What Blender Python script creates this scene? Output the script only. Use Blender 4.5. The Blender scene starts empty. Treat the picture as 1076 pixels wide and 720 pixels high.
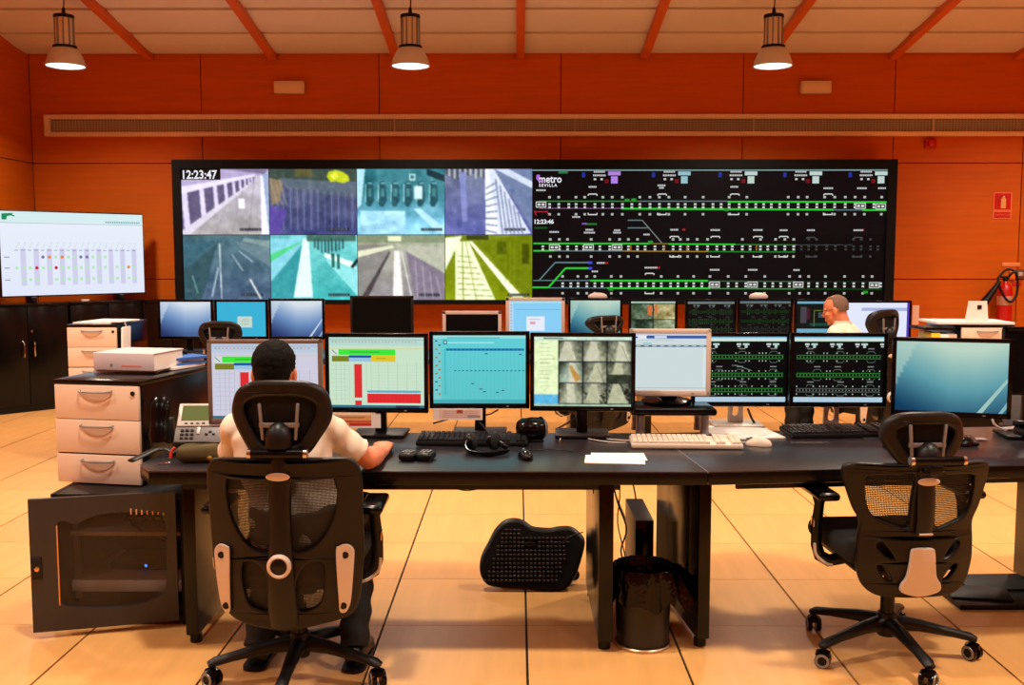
import bpy, bmesh, math, random
import numpy as np
from mathutils import Vector, Matrix
from math import sin, cos, pi, radians as R
random.seed(7)
SC = bpy.context.scene
COL = SC.collection

# ---------------------------------------------------------------- camera
F = 1048.0; CH = 1.555; TH = math.atan(93/F); YAW = math.atan(5.7/F)
cd = bpy.data.cameras.new('camera'); cam = bpy.data.objects.new('camera', cd); COL.objects.link(cam)
cd.sensor_width = 36; cd.lens = 36*F/1076; cd.clip_end = 60
cam.location = (0, 0, CH); cam.rotation_euler = (pi/2-TH, 0, YAW)
SC.camera = cam
# ---------------------------------------------------------------- world, exposure
w = bpy.data.worlds.new('world'); SC.world = w; w.use_nodes = True
w.node_tree.nodes['Background'].inputs[0].default_value = (0.30, 0.20, 0.12, 1)
w.node_tree.nodes['Background'].inputs[1].default_value = 0.1
vs = SC.view_settings; vs.view_transform = 'Standard'; vs.look = 'None'; vs.gamma = 1; vs.use_curve_mapping = False
vs.exposure = 0.0
# ---------------------------------------------------------------- lamps of the room (rows of high bay lamps)
LAMP_COL = (1.0, 0.87, 0.70)
def bay_light(x, y, z, watt, rad=0.14):
    ld = bpy.data.lights.new('bay_light', 'AREA'); ld.shape = 'DISK'; ld.size = rad*2; ld.energy = watt; ld.color = LAMP_COL
    ld.spread = R(150)
    o = bpy.data.objects.new('bay_light', ld); COL.objects.link(o); o.location = (x, y, z); return o
LW = 72
for X in (-4.2, -1.0, 2.35, 5.6):
    bay_light(X, 6.2, 3.75, LW); bay_light(X, 3.1, 4.15, LW*1.15); bay_light(X, 0.0, 4.5, LW*0.38)

# ---------------------------------------------------------------- pixel helpers (a point of the place seen at a pixel)
_M = cam.rotation_euler.to_matrix()
def ray(px, py): return _M @ Vector(((px-538)/F, -(py-360)/F, -1))
def at(px, py, D): return Vector((0, 0, CH)) + ray(px, py)*D          # at depth D
def aty(px, py, Y):
    d = ray(px, py); return Vector((0, 0, CH)) + d*(Y/d.y)
def atz(px, py, z):
    d = ray(px, py); return Vector((0, 0, CH)) + d*((z-CH)/d.z)

# ---------------------------------------------------------------- colour and materials
def lin(c):
    return tuple((v/255/12.92 if v/255 <= 0.04045 else ((v/255+0.055)/1.055)**2.4) for v in c[:3])
MATS = {}
def mat(name, rgb, rough=0.5, metal=0.0, var=0.0, scale=(8, 8, 8), bump=0.0, bscale=60, spec=0.5, coat=0.0, rgb2=None):
    if name in MATS: return MATS[name]
    m = bpy.data.materials.new(name); m.use_nodes = True; nt = m.node_tree; N = nt.nodes; L = nt.links
    b = N['Principled BSDF']; c = lin(rgb)
    b.inputs['Base Color'].default_value = (*c, 1); b.inputs['Roughness'].default_value = rough
    b.inputs['Metallic'].default_value = metal; b.inputs['Specular IOR Level'].default_value = spec
    b.inputs['Coat Weight'].default_value = coat
    tc = N.new('ShaderNodeTexCoord'); mp = N.new('ShaderNodeMapping'); mp.inputs['Scale'].default_value = scale
    L.new(tc.outputs['Object'], mp.inputs[0])
    n = N.new('ShaderNodeTexNoise'); n.inputs['Scale'].default_value = 1.0; n.inputs['Detail'].default_value = 4
    L.new(mp.outputs[0], n.inputs['Vector'])
    mx = N.new('ShaderNodeMix'); mx.data_type = 'RGBA'
    c2 = lin(rgb2) if rgb2 else tuple(min(1, v*(1+var)) for v in c)
    c1 = c if rgb2 else tuple(v*(1-var) for v in c)
    mx.inputs[6].default_value = (*c1, 1); mx.inputs[7].default_value = (*c2, 1)
    L.new(n.outputs['Fac'], mx.inputs[0]); L.new(mx.outputs[2], b.inputs['Base Color'])
    if bump:
        n2 = N.new('ShaderNodeTexNoise'); n2.inputs['Scale'].default_value = bscale; L.new(tc.outputs['Object'], n2.inputs['Vector'])
        bp = N.new('ShaderNodeBump'); bp.inputs['Strength'].default_value = bump; bp.inputs['Distance'].default_value = 0.004
        L.new(n2.outputs['Fac'], bp.inputs['Height']); L.new(bp.outputs[0], b.inputs['Normal'])
    MATS[name] = m; return m
def emit(name, rgb, s=1.0):
    if name in MATS: return MATS[name]
    m = bpy.data.materials.new(name); m.use_nodes = True; nt = m.node_tree; nt.nodes.clear()
    e = nt.nodes.new('ShaderNodeEmission'); o = nt.nodes.new('ShaderNodeOutputMaterial')
    e.inputs[0].default_value = (*lin(rgb), 1); e.inputs[1].default_value = s; nt.links.new(e.outputs[0], o.inputs[0])
    MATS[name] = m; return m
def screen_mat():
    m = bpy.data.materials.new('screen_light'); m.use_nodes = True; nt = m.node_tree; b = nt.nodes['Principled BSDF']
    a = nt.nodes.new('ShaderNodeVertexColor'); a.layer_name = 'Col'
    b.inputs['Base Color'].default_value = (0.001, 0.001, 0.001, 1); b.inputs['Roughness'].default_value = 0.45
    b.inputs['Specular IOR Level'].default_value = 0.08
    nt.links.new(a.outputs[0], b.inputs['Emission Color']); b.inputs['Emission Strength'].default_value = 1.0
    return m
SCREEN = screen_mat()
def print_mat():
    m = bpy.data.materials.new('flat_print'); m.use_nodes = True; nt = m.node_tree; b = nt.nodes['Principled BSDF']
    a = nt.nodes.new('ShaderNodeVertexColor'); a.layer_name = 'Col'
    nt.links.new(a.outputs[0], b.inputs['Base Color']); b.inputs['Roughness'].default_value = 0.6
    return m
PRINT = print_mat()
def mesh_mat(name, rgb, period=0.009, open_=0.45):     # knitted chair mesh: real little openings
    m = bpy.data.materials.new(name); m.use_nodes = True; nt = m.node_tree; N = nt.nodes; L = nt.links; b = N['Principled BSDF']
    b.inputs['Base Color'].default_value = (*lin(rgb), 1); b.inputs['Roughness'].default_value = 0.6
    tc = N.new('ShaderNodeTexCoord'); sp = N.new('ShaderNodeSeparateXYZ'); L.new(tc.outputs['Object'], sp.inputs[0])
    def mth(op, a, b_):
        q = N.new('ShaderNodeMath'); q.operation = op
        for i, v in enumerate((a, b_)):
            if v is None: continue
            if isinstance(v, (int, float)): q.inputs[i].default_value = v
            else: L.new(v, q.inputs[i])
        return q.outputs[0]
    u = mth('ADD', sp.outputs[0], mth('MULTIPLY', sp.outputs[2], 0.8)); v = mth('SUBTRACT', sp.outputs[0], mth('MULTIPLY', sp.outputs[2], 0.8))
    su = mth('SINE', mth('MULTIPLY', u, 2*pi/period), None); sv = mth('SINE', mth('MULTIPLY', v, 2*pi/period), None)
    h = mth('GREATER_THAN', mth('MULTIPLY', su, sv), -open_)
    L.new(h, b.inputs['Alpha']); return m

BLACK = mat('black_plastic', (11, 10, 10), 0.42, var=0.25, scale=(30, 30, 30), spec=0.3)
BLACKG = mat('glossy_black_plastic', (6, 6, 7), 0.18, var=0.2, scale=(20, 20, 20), spec=0.22)
CHARC = mat('charcoal_plastic', (26, 24, 23), 0.5, var=0.2, scale=(30, 30, 30), bump=0.15, bscale=900, spec=0.3)
FABRIC = mat('black_fabric', (10, 10, 11), 0.9, var=0.35, scale=(90, 90, 90), bump=0.4, bscale=700)
SILVER = mat('silver_plastic', (196, 188, 180), 0.35, 0.25, var=0.08)
CHROME = mat('polished_metal', (200, 190, 185), 0.18, 1.0, var=0.05)
GREYM = mat('grey_metal', (140, 138, 138), 0.35, 0.4, var=0.08)
LAMIN = mat('black_laminate', (9, 8, 8), 0.22, var=0.3, scale=(3, 60, 3), spec=0.26)
DESKT = mat('dark_desk_laminate', (38, 34, 38), 0.28, var=0.18, scale=(4, 50, 50), bump=0.05, bscale=500)
CREAM = mat('cream_lacquer', (226, 203, 182), 0.4, var=0.03)
BEIGE = mat('beige_plastic', (214, 198, 180), 0.45, var=0.04)
TAUPE = mat('taupe_plastic', (112, 92, 84), 0.45, var=0.05)
PINKG = mat('pale_grey_plastic', (196, 172, 160), 0.45, var=0.05)
PAPER = mat('white_paper', (238, 232, 226), 0.7, var=0.02)
WHITE = mat('white_plastic', (228, 220, 212), 0.5, var=0.02)
SKIN = mat('skin', (214, 130, 92), 0.5, var=0.08, scale=(25, 25, 25), bump=0.1, bscale=300)
HAIR = mat('dark_hair', (9, 5, 4), 0.8, spec=0.15, var=0.5, scale=(120, 120, 30), bump=0.9, bscale=260)
HAIR2 = mat('grey_brown_hair', (112, 84, 66), 0.75, var=0.4, scale=(120, 120, 60), bump=0.8, bscale=260)
SHIRT = mat('cream_shirt', (222, 206, 186), 0.8, var=0.04, scale=(6, 6, 6), bump=0.1, bscale=14)
TROU = mat('black_trousers', (10, 10, 13), 0.8, var=0.2, bump=0.2, bscale=20)
SHOE = mat('black_leather', (14, 13, 13), 0.3, var=0.2)
RED = mat('red_paint', (190, 18, 16), 0.35, var=0.08)
MESHM = mesh_mat('chair_mesh', (12, 10, 10), 0.008, 0.34)

# ---------------------------------------------------------------- mesh helpers
TMP = bpy.data.scenes.new('workbench')          # a scratch scene to evaluate curves and modifiers quickly; removed at the end
def evalmesh(ob):
    TMP.collection.objects.link(ob); TMP.view_layers[0].update(); dg = TMP.view_layers[0].depsgraph
    me = bpy.data.meshes.new_from_object(ob.evaluated_get(dg)); bpy.data.objects.remove(ob); return me
def obj(name, bm, m, parent=None, smooth=40, loc=None):
    if isinstance(bm, bpy.types.Mesh): me = bm
    else:
        me = bpy.data.meshes.new(name); bmesh.ops.recalc_face_normals(bm, faces=bm.faces); bm.to_mesh(me); bm.free()
    if m: me.materials.append(m)
    if smooth:
        for p in me.polygons: p.use_smooth = True
        me.set_sharp_from_angle(angle=R(smooth))
    o = bpy.data.objects.new(name, me); COL.objects.link(o)
    if parent: o.parent = parent
    if loc: o.location = loc
    return o
def tag(o, label=None, cat=None, group=None, kind=None):
    for k, v in (('label', label), ('category', cat), ('group', group), ('kind', kind)):
        if v: o[k] = v
    return o
def thing(name, label, cat, loc=(0, 0, 0), rz=0, group=None):
    o = bpy.data.objects.new(name, None); COL.objects.link(o); o.location = loc; o.rotation_euler = (0, 0, rz)
    o.empty_display_size = 0.1
    return tag(o, label, cat, group)
def copy_tree(o, parent=None, **kw):
    c = o.copy(); COL.objects.link(c); c.parent = parent
    for ch in list(o.children): copy_tree(ch, c)
    for k, v in kw.items(): c[k] = v
    return c
def nb(): return bmesh.new()
def xf(loc=(0, 0, 0), rot=(0, 0, 0)):
    from mathutils import Euler
    return Matrix.Translation(loc) @ Euler(rot).to_matrix().to_4x4()
def box(bm, c, s, bev=0.0, rot=(0, 0, 0), seg=2):
    r = bmesh.ops.create_cube(bm, size=1.0); vs_ = r['verts']
    bmesh.ops.scale(bm, vec=s, verts=vs_)
    if bev > 0:
        es = list({e for v in vs_ for e in v.link_edges})
        g = bmesh.ops.bevel(bm, geom=es, offset=min(bev, min(s)*0.49), segments=seg, profile=0.5, affect='EDGES')
        vs_ = list({v for f in g['faces'] for v in f.verts} | {v for v in vs_ if v.is_valid})
    bmesh.ops.transform(bm, matrix=xf(c, rot), verts=vs_)
    return bm
def bx(c, s, bev=0.0, rot=(0, 0, 0), seg=2): return box(nb(), c, s, bev, rot, seg)
def cyl(bm, c, r, h, r2=None, rot=(0, 0, 0), n=24):
    g = bmesh.ops.create_cone(bm, cap_ends=True, segments=n, radius1=r, radius2=r if r2 is None else r2, depth=h)
    bmesh.ops.transform(bm, matrix=xf(c, rot), verts=g['verts']); return bm
def ell(bm, c, s, rot=(0, 0, 0), n=20, k=12):
    M = xf(c, rot) @ Matrix.Diagonal((*s, 1)); T = [bm.verts.new(M @ Vector((0, 0, 1))), bm.verts.new(M @ Vector((0, 0, -1)))]
    R_ = [[bm.verts.new(M @ Vector((sin(pi*j/k)*cos(2*pi*i/n), sin(pi*j/k)*sin(2*pi*i/n), cos(pi*j/k)))) for i in range(n)] for j in range(1, k)]
    for i in range(n): bm.faces.new((T[0], R_[0][i], R_[0][(i+1) % n])); bm.faces.new((T[1], R_[-1][(i+1) % n], R_[-1][i]))
    for a, b in zip(R_, R_[1:]):
        for i in range(n): bm.faces.new((a[i], b[i], b[(i+1) % n], a[(i+1) % n]))
    return bm
def push(me, fn):                    # move every vertex along its normal by fn(x, y, z)
    n = len(me.vertices); co = np.empty(n*3); no = np.empty(n*3); me.vertices.foreach_get('co', co); me.vertices.foreach_get('normal', no)
    co = co.reshape(-1, 3); no = no.reshape(-1, 3); co = co+no*fn(co[:, 0], co[:, 1], co[:, 2])[:, None]; me.vertices.foreach_set('co', co.ravel()); me.update()
def lathe(bm, prof, c=(0, 0, 0), n=28, rot=(0, 0, 0), close=False):
    M = xf(c, rot); rings = []
    for r, z in prof:
        rings.append([bm.verts.new(M @ Vector((r*cos(2*pi*i/n), r*sin(2*pi*i/n), z))) for i in range(n)])
    for a, b in zip(rings, rings[1:]):
        for i in range(n): bm.faces.new((a[i], a[(i+1) % n], b[(i+1) % n], b[i]))
    if close:
        bm.faces.new(rings[0][::-1]); bm.faces.new(rings[-1])
    return bm
def cr(P, n=5, closed=True):
    P = [Vector(p) for p in P]; out = []; m = len(P)
    rng = range(m) if closed else range(m-1)
    for i in rng:
        if closed: a, b, c, d = P[i-1], P[i], P[(i+1) % m], P[(i+2) % m]
        else: a, b, c, d = P[max(i-1, 0)], P[i], P[i+1], P[min(i+2, m-1)]
        for j in range(n):
            t = j/n
            out.append(0.5*((2*b)+(c-a)*t+(2*a-5*b+4*c-d)*t*t+(3*b-a-3*c+d)*t**3))
    if not closed: out.append(P[-1])
    return out
def loft(bm, secs, n=16, up=(0, 0, 1)):
    """secs: (point, rx, ry): ellipse across the path; rx along the side direction"""
    pts = [Vector(s[0]) for s in secs]; rings = []; prevs = None
    for i, (p, rx, ry) in enumerate(secs):
        p = Vector(p); t = (pts[min(i+1, len(pts)-1)]-pts[max(i-1, 0)]).normalized()
        u = Vector(up)
        if abs(t.dot(u)) > 0.95: u = Vector((0, 1, 0))
        side = t.cross(u).normalized() if prevs is None else (prevs - t*prevs.dot(t)).normalized()
        prevs = side; u2 = side.cross(t).normalized()
        rings.append([bm.verts.new(p + side*(rx*cos(2*pi*k/n)) + u2*(ry*sin(2*pi*k/n))) for k in range(n)])
    for a, b in zip(rings, rings[1:]):
        for k in range(n): bm.faces.new((a[k], a[(k+1) % n], b[(k+1) % n], b[k]))
    bm.faces.new(rings[0][::-1]); bm.faces.new(rings[-1]); return bm
def tube(bm, P, r, n=8, sm=5):
    Q = cr(P, sm, False) if sm else [Vector(p) for p in P]
    return loft(bm, [(q, r, r) for q in Q], n)
def plate(outer, holes=(), th=0.02, bevel=0.003, sm=4, y=0.0, bend=0.0, tilt=None, smh=4):
    """a plate in the XZ plane, thickness along Y, with holes; bend: y -= bend*x^2"""
    cu = bpy.data.curves.new('tmp', 'CURVE'); cu.dimensions = '2D'; cu.fill_mode = 'BOTH'
    cu.extrude = max(th/2-bevel, 0.0001); cu.bevel_depth = bevel; cu.bevel_resolution = 1
    for k, loop in enumerate([outer]+list(holes)):
        q = cr([(a, b, 0) for a, b in loop], sm if k == 0 else smh) if (sm if k == 0 else smh) else [Vector((a, b, 0)) for a, b in loop]
        s = cu.splines.new('POLY'); s.points.add(len(q)-1)
        for i, v in enumerate(q): s.points[i].co = (v.x, v.y, 0, 1)
        s.use_cyclic_u = True
    me = evalmesh(bpy.data.objects.new('tmp', cu)); bpy.data.curves.remove(cu)
    bm = nb(); bm.from_mesh(me); bpy.data.meshes.remove(me)
    if bend or tilt:
        es = [e for e in bm.edges if e.calc_length() > 0.05]
        if es: bmesh.ops.subdivide_edges(bm, edges=es, cuts=3)
    for v in bm.verts:
        x, z, t = v.co.x, v.co.y, v.co.z
        yy = y - t + bend*x*x
        if tilt: yy += tilt(z)
        v.co = (x, yy, z)
    bmesh.ops.triangulate(bm, faces=[f for f in bm.faces if len(f.verts) > 4])
    return bm
def fuse(bm, voxel=0.006, it=6):
    me = bpy.data.meshes.new('t'); bmesh.ops.recalc_face_normals(bm, faces=bm.faces); bm.to_mesh(me); bm.free()
    ob = bpy.data.objects.new('t', me)
    md = ob.modifiers.new('r', 'REMESH'); md.mode = 'VOXEL'; md.voxel_size = voxel; md.use_smooth_shade = True
    s = ob.modifiers.new('s', 'SMOOTH'); s.factor = 0.5; s.iterations = it
    r = evalmesh(ob); r.materials.clear(); return r
def text(name, body, size, loc, m, parent=None, rot=(pi/2, 0, 0), align='LEFT', bold=0.0, sx=1.0, sp=1.0):
    cu = bpy.data.curves.new('t', 'FONT'); cu.body = body; cu.size = size; cu.align_x = align; cu.offset = bold; cu.resolution_u = 2
    cu.space_character = sp; me = evalmesh(bpy.data.objects.new('t', cu))
    me.materials.clear()
    o = obj(name, me, m, parent, smooth=0); o.location = loc; o.rotation_euler = rot; o.scale = (sx, 1, 1); return o

# ---------------------------------------------------------------- screens: flat quads with a colour each, in u,v (v down)
class Scr:
    def __init__(s, w, h): s.w, s.h, s.V, s.Fc, s.C, s.lay = w, h, [], [], [], 0
    def poly(s, pts, cols, lay=None):
        l = s.lay if lay is None else lay
        if isinstance(cols[0], (int, float)): cols = [cols]*len(pts)
        i = len(s.V)
        for (u, v), c in zip(pts, cols):
            u = min(1, max(0, u)); v = min(1, max(0, v))
            s.V.append(((u-0.5)*s.w, -0.0002*l, (0.5-v)*s.h)); s.C.append((*lin(c), 1))
        s.Fc.append(tuple(range(i, i+len(pts))))
    def rect(s, u0, v0, u1, v1, c, lay=None):
        if len(c) == 2 and not isinstance(c[0], (int, float)): c = [c[0], c[0], c[1], c[1]]
        s.poly([(u0, v0), (u1, v0), (u1, v1), (u0, v1)], c, lay)
    def line(s, u0, v0, u1, v1, wd, c, lay=None):            # wd in units of height
        a = s.h/s.w; dx, dy = (u1-u0)/a, v1-v0; L_ = math.hypot(dx, dy) or 1; nx, ny = -dy/L_*wd/2, dx/L_*wd/2
        s.poly([(u0+nx*a, v0+ny), (u1+nx*a, v1+ny), (u1-nx*a, v1-ny), (u0-nx*a, v0-ny)], c, lay)
    def grid(s, nx, ny, fn, box_=(0, 0, 1, 1), lay=None):
        l = s.lay if lay is None else lay; i0 = len(s.V); a, b, c, d = box_
        for j in range(ny+1):
            for i in range(nx+1):
                u, v = i/nx, j/ny; s.V.append(((a+(c-a)*u-0.5)*s.w, -0.0002*l, (0.5-b-(d-b)*v)*s.h)); s.C.append((*lin([max(0, min(255, q)) for q in fn(u, v)]), 1))
        for j in range(ny):
            for i in range(nx):
                k = i0+j*(nx+1)+i; s.Fc.append((k, k+1, k+nx+2, k+nx+1))
    def mesh(s, name='screen', m=None):
        me = bpy.data.meshes.new(name); me.from_pydata(s.V, [], s.Fc)
        at_ = me.color_attributes.new('Col', 'FLOAT_COLOR', 'POINT')
        at_.data.foreach_set('color', [x for c in s.C for x in c]); me.materials.append(m or SCREEN); return me
    def obj(s, name, parent, loc, rz=0, m=None):
        o = bpy.data.objects.new(name, s.mesh(name, m)); COL.objects.link(o); o.parent = parent; o.location = loc; o.rotation_euler = (0, 0, rz); return o
def mixc(a, b, t): return tuple(x+(y-x)*t for x, y in zip(a, b))
def hsh(i, j=0, k=0):
    x = math.sin(i*127.1+j*311.7+k*74.7)*43758.5453; return x-math.floor(x)

import numpy as np
class Ras(Scr):                       # the same drawing calls, rasterised to a soft grid of coloured quads (camera pictures)
    def __init__(s, w, h, nx=92, ny=69, noise=3.5, seed=0):
        super().__init__(w, h); s.nx, s.ny, s.SS = nx, ny, 2; s.A = np.zeros((ny*2, nx*2, 3)); s.ops = []; s.nz_, s.sd = noise, seed
    def poly(s, pts, cols, lay=None):
        if not isinstance(cols[0], (int, float)): cols = cols[0]
        s.ops.append((s.lay if lay is None else lay, len(s.ops), 'p', pts, cols))
    def grid(s, nx, ny, fn, box_=(0, 0, 1, 1), lay=None): s.ops.append((s.lay if lay is None else lay, len(s.ops), 'g', (nx, ny, fn, box_), None))
    def mesh(s, name='screen', m=None):
        H, W = s.A.shape[:2]; U, V = np.meshgrid((np.arange(W)+.5)/W, (np.arange(H)+.5)/H)
        for l, i, k, a, c in sorted(s.ops, key=lambda o: (o[0], o[1])):
            if k == 'p':
                ins = np.zeros(U.shape, bool)
                for (x0, y0), (x1, y1) in zip(a, a[1:]+a[:1]):
                    if y0 == y1: continue
                    ins ^= ((V >= min(y0, y1)) & (V < max(y0, y1)) & (U < x0+(V-y0)*(x1-x0)/(y1-y0)))
                s.A[ins] = c
            else:
                nx, ny, fn, (x0, y0, x1, y1) = a; nx *= 2; ny *= 2
                G = np.array([[fn(i/nx, j/ny) for i in range(nx+1)] for j in range(ny+1)])
                mk = (U >= x0) & (U < x1) & (V >= y0) & (V < y1)
                gu = (U[mk]-x0)/(x1-x0)*nx; gv = (V[mk]-y0)/(y1-y0)*ny; iu = np.minimum(gu.astype(int), nx-1); iv = np.minimum(gv.astype(int), ny-1); fu = (gu-iu)[:, None]; fv = (gv-iv)[:, None]
                s.A[mk] = (G[iv, iu]*(1-fu)+G[iv, iu+1]*fu)*(1-fv)+(G[iv+1, iu]*(1-fu)+G[iv+1, iu+1]*fu)*fv
        A = s.A; r = np.random.RandomState(s.sd+3)
        for _ in range(2):
            A = (np.roll(A, 1, 0)+A*2+np.roll(A, -1, 0))/4 if _ < 9 else A; A = (np.roll(A, 1, 1)+A*2+np.roll(A, -1, 1))/4
        A = A.reshape(s.ny, 2, s.nx, 2, 3).mean((1, 3))
        low = r.randn(s.ny//4+2, s.nx//4+2); low = np.repeat(np.repeat(low, 4, 0), 4, 1)[:s.ny, :s.nx]; low = (low+np.roll(low, 2, 0)+np.roll(low, 2, 1)+np.roll(low, (2, 2), (0, 1)))/4
        A = (A-112)*1.16+122; A = np.clip(A+s.nz_*(r.randn(s.ny, s.nx, 1)*.8+low[..., None]*1.6), 0, 255)/255; L_ = np.where(A <= .04045, A/12.92, ((A+.055)/1.055)**2.4)
        X, Z = np.meshgrid((np.arange(s.nx)/(s.nx-1)-.5)*s.w, (.5-np.arange(s.ny)/(s.ny-1))*s.h)
        co = np.stack([X, np.zeros_like(X), Z], -1).reshape(-1, 3)
        q = (np.arange(s.ny-1)[:, None]*s.nx+np.arange(s.nx-1)[None]).ravel(); Fq = np.stack([q, q+1, q+s.nx+1, q+s.nx], 1)
        me = bpy.data.meshes.new(name); me.from_pydata(co.tolist(), [], Fq.tolist())
        at_ = me.color_attributes.new('Col', 'FLOAT_COLOR', 'POINT'); at_.data.foreach_set('color', np.concatenate([L_.reshape(-1, 3), np.ones((s.nx*s.ny, 1))], 1).ravel()); me.materials.append(m or SCREEN); return me
# ================================================================ SETTING
def wood_mat(name, rgb, rough, stretch, var=0.12, rnd=0.06):
    m = mat(name, rgb, rough, var=var, scale=stretch); nt = m.node_tree; N = nt.nodes; L = nt.links; b = N['Principled BSDF']
    oi = N.new('ShaderNodeObjectInfo'); hs = N.new('ShaderNodeHueSaturation'); mr = N.new('ShaderNodeMapRange')
    mr.inputs[3].default_value = 1-rnd; mr.inputs[4].default_value = 1+rnd
    L.new(oi.outputs['Random'], mr.inputs[0]); L.new(mr.outputs[0], hs.inputs['Value'])
    src = b.inputs['Base Color'].links[0].from_socket; L.new(src, hs.inputs['Color']); L.new(hs.outputs[0], b.inputs['Base Color'])
    return m
FLOORW = wood_mat('maple_floor', (222, 165, 98), 0.36, (16, 1.6, 5), 0.15, 0.05)
WALLW = wood_mat('cherry_wall', (196, 92, 8), 0.6, (1.6, 1.6, 26), 0.16, 0.05)
WALLWS = wood_mat('cherry_wall_side', (196, 92, 8), 0.6, (1.6, 1.6, 26), 0.16, 0.05)
for _m in (WALLW, WALLWS): _m.node_tree.nodes['Principled BSDF'].inputs['Specular IOR Level'].default_value = 0.2
FLOORW.node_tree.nodes['Principled BSDF'].inputs['Specular IOR Level'].default_value = 0.35
BEAMW = mat('cherry_beam', (206, 96, 36), 0.45, var=0.15, scale=(20, 2, 20))
CEILM = mat('ceiling_panel', (220, 206, 200), 0.85, var=0.05, scale=(3, 3, 3), bump=0.1, bscale=200)
JOINT = mat('dark_joint', (40, 20, 10), 0.8, var=0.1)
FJOINT = mat('floor_joint', (30, 18, 10), 0.8, var=0.1)

YW = 11.05; XL = -5.32; XR = 7.0; YB = -2.6
def struct(name, bm, m, parent=None):
    o = obj(name, bm, m, parent, smooth=0)
    if not parent: o['kind'] = 'structure'
    return o
floor = struct('floor', bx(((XL+XR)/2, (YW+YB)/2, -0.06), (XR-XL, YW-YB, 0.1)), FJOINT)
j0 = atz(551, 657.4, 0).y; TS = 0.6
tm = bpy.data.meshes.new('tile'); b_ = bx((0, 0, -0.006), (TS-0.010, TS-0.0035, 0.012)); b_.to_mesh(tm); b_.free(); tm.materials.append(FLOORW)
x0 = 0.038
def xc(i): return x0+0.3+i*TS
rows = [j0-0.6+0.3+TS*k for k in range(-1, 13)]
for y in rows:
    for i in range(-9, 11):
        x = xc(i); hw = 0.60*(y+0.4)+0.5
        if y > YW-0.25 or abs(x) > hw or x-0.3 < XL-0.05: continue
        o = bpy.data.objects.new('tile', tm); COL.objects.link(o); o.parent = floor; o.location = (x, y, 0)
rest = nb()
for k in range(-11, 14):
    y = j0-0.3+TS*k
    for i in range(-9, 12):
        x = xc(i); hw = 0.60*(y+0.4)+0.5
        vis = (k >= -1 and k <= 12 and abs(x) <= hw and i <= 10 and y <= YW-0.25 and x-0.3 >= XL-0.05)
        if vis or y < YB+0.2: continue
        xa, xb = max(XL, x-0.295), min(XR, x+0.295); ya, yb = y-0.298, min(YW, y+0.298)
        if xb-xa > 0.02 and yb-ya > 0.02: box(rest, ((xa+xb)/2, (ya+yb)/2, -0.006), (xb-xa, yb-ya, 0.012))
struct('tile_field', rest, FLOORW, floor)['kind'] = 'stuff'

# walls: a backing with proud veneer panels
CZ = aty(547, 57, YW).z; CS = 0.15
def ceil_z(y): return CZ + CS*(YW-y)
wb = struct('wall_back', bx(((XL+XR)/2, YW+0.08, 2.2), (XR-XL+0.3, 0.1, 4.6)), JOINT)
xe = [XL]+[aty(px, 200, YW).x for px in (214, 399.5, 589, 779, 937, 1073)]+[XR]
ze = [0, aty(600, 293.5, YW).z, aty(600, 171.5, YW).z, CZ+0.3]
for a, b in zip(xe, xe[1:]):
    for c, d in zip(ze, ze[1:]):
        struct('wall_panel', bx(((a+b)/2, YW+0.015, (c+d)/2), (b-a-0.010, 0.03, d-c-0.010)), WALLW, wb)
wl = struct('wall_left', bx((XL-0.08, (YB+YW)/2, 2.9), (0.1, YW-YB+0.1, 6.2)), JOINT)
ye = [YW, YW-1.9, YW-3.8, YW-5.7, YB]
for a, b in zip(ye, ye[1:]):
    for c, d in zip(ze, ze[1:]+[0]):
        if d == 0: continue
        if d == ze[-1]: d = 5.9
        struct('wall_panel', bx((XL-0.015, (a+b)/2, (c+d)/2), (0.03, a-b-0.010, d-c-0.010)), WALLWS, wl)
struct('wall_right', bx((XR+0.05, (YB+YW)/2, 2.9), (0.1, YW-YB+0.2, 6.2)), WALLWS)
struct('wall_rear', bx(((XL+XR)/2, YB-0.05, 2.9), (XR-XL+0.2, 0.1, 6.2)), WALLW)
# ceiling
cl = nb()
for y0, y1 in ((YW+0.1, YB-0.1),):
    z0, z1 = ceil_z(y0), ceil_z(y1)
    vs_ = [cl.verts.new(v) for v in ((XL-.1, y0, z0+.04), (XR+.1, y0, z0+.04), (XR+.1, y1, z1+.04), (XL-.1, y1, z1+.04), (XL-.1, y0, z0+.14), (XR+.1, y0, z0+.14), (XR+.1, y1, z1+.14), (XL-.1, y1, z1+.14))]
    for f in ((0, 1, 2, 3), (7, 6, 5, 4), (0, 4, 5, 1), (1, 5, 6, 2), (2, 6, 7, 3), (3, 7, 4, 0)): cl.faces.new([vs_[i] for i in f])
ceiling = struct('ceiling', cl, mat('ceiling_backing', (112, 62, 36), 0.8))
sl = math.atan(CS); BX = [0.03+1.343*k for k in range(-5, 7)]
def slab(xa, xb, ya, yb, dz, th, sag=0.0):
    bm = nb(); n = 5; m_ = 2
    for t in (0, 1):
        for j in range(n+1):
            for i in range(m_+1):
                y = ya+(yb-ya)*j/n; x = xa+(xb-xa)*i/m_
                bm.verts.new((x, y, ceil_z(y)+dz+(th if t else -sag*sin(pi*j/n))))
    bm.verts.ensure_lookup_table(); W = m_+1; H = (n+1)*W
    for j in range(n):
        for i in range(m_):
            a = j*W+i; bm.faces.new([bm.verts[q] for q in (a, a+1, a+W+1, a+W)]); bm.faces.new([bm.verts[q+H] for q in (a, a+W, a+W+1, a+1)])
    def sd(p):
        for a, b in zip(p, p[1:]): bm.faces.new([bm.verts[q] for q in (a, a+H, b+H, b)])
    sd([i for i in range(W)]); sd([n*W+i for i in range(W)][::-1]); sd([j*W for j in range(n+1)][::-1]); sd([j*W+m_ for j in range(n+1)])
    return bm
rowY = [YW, YW-0.62]
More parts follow.
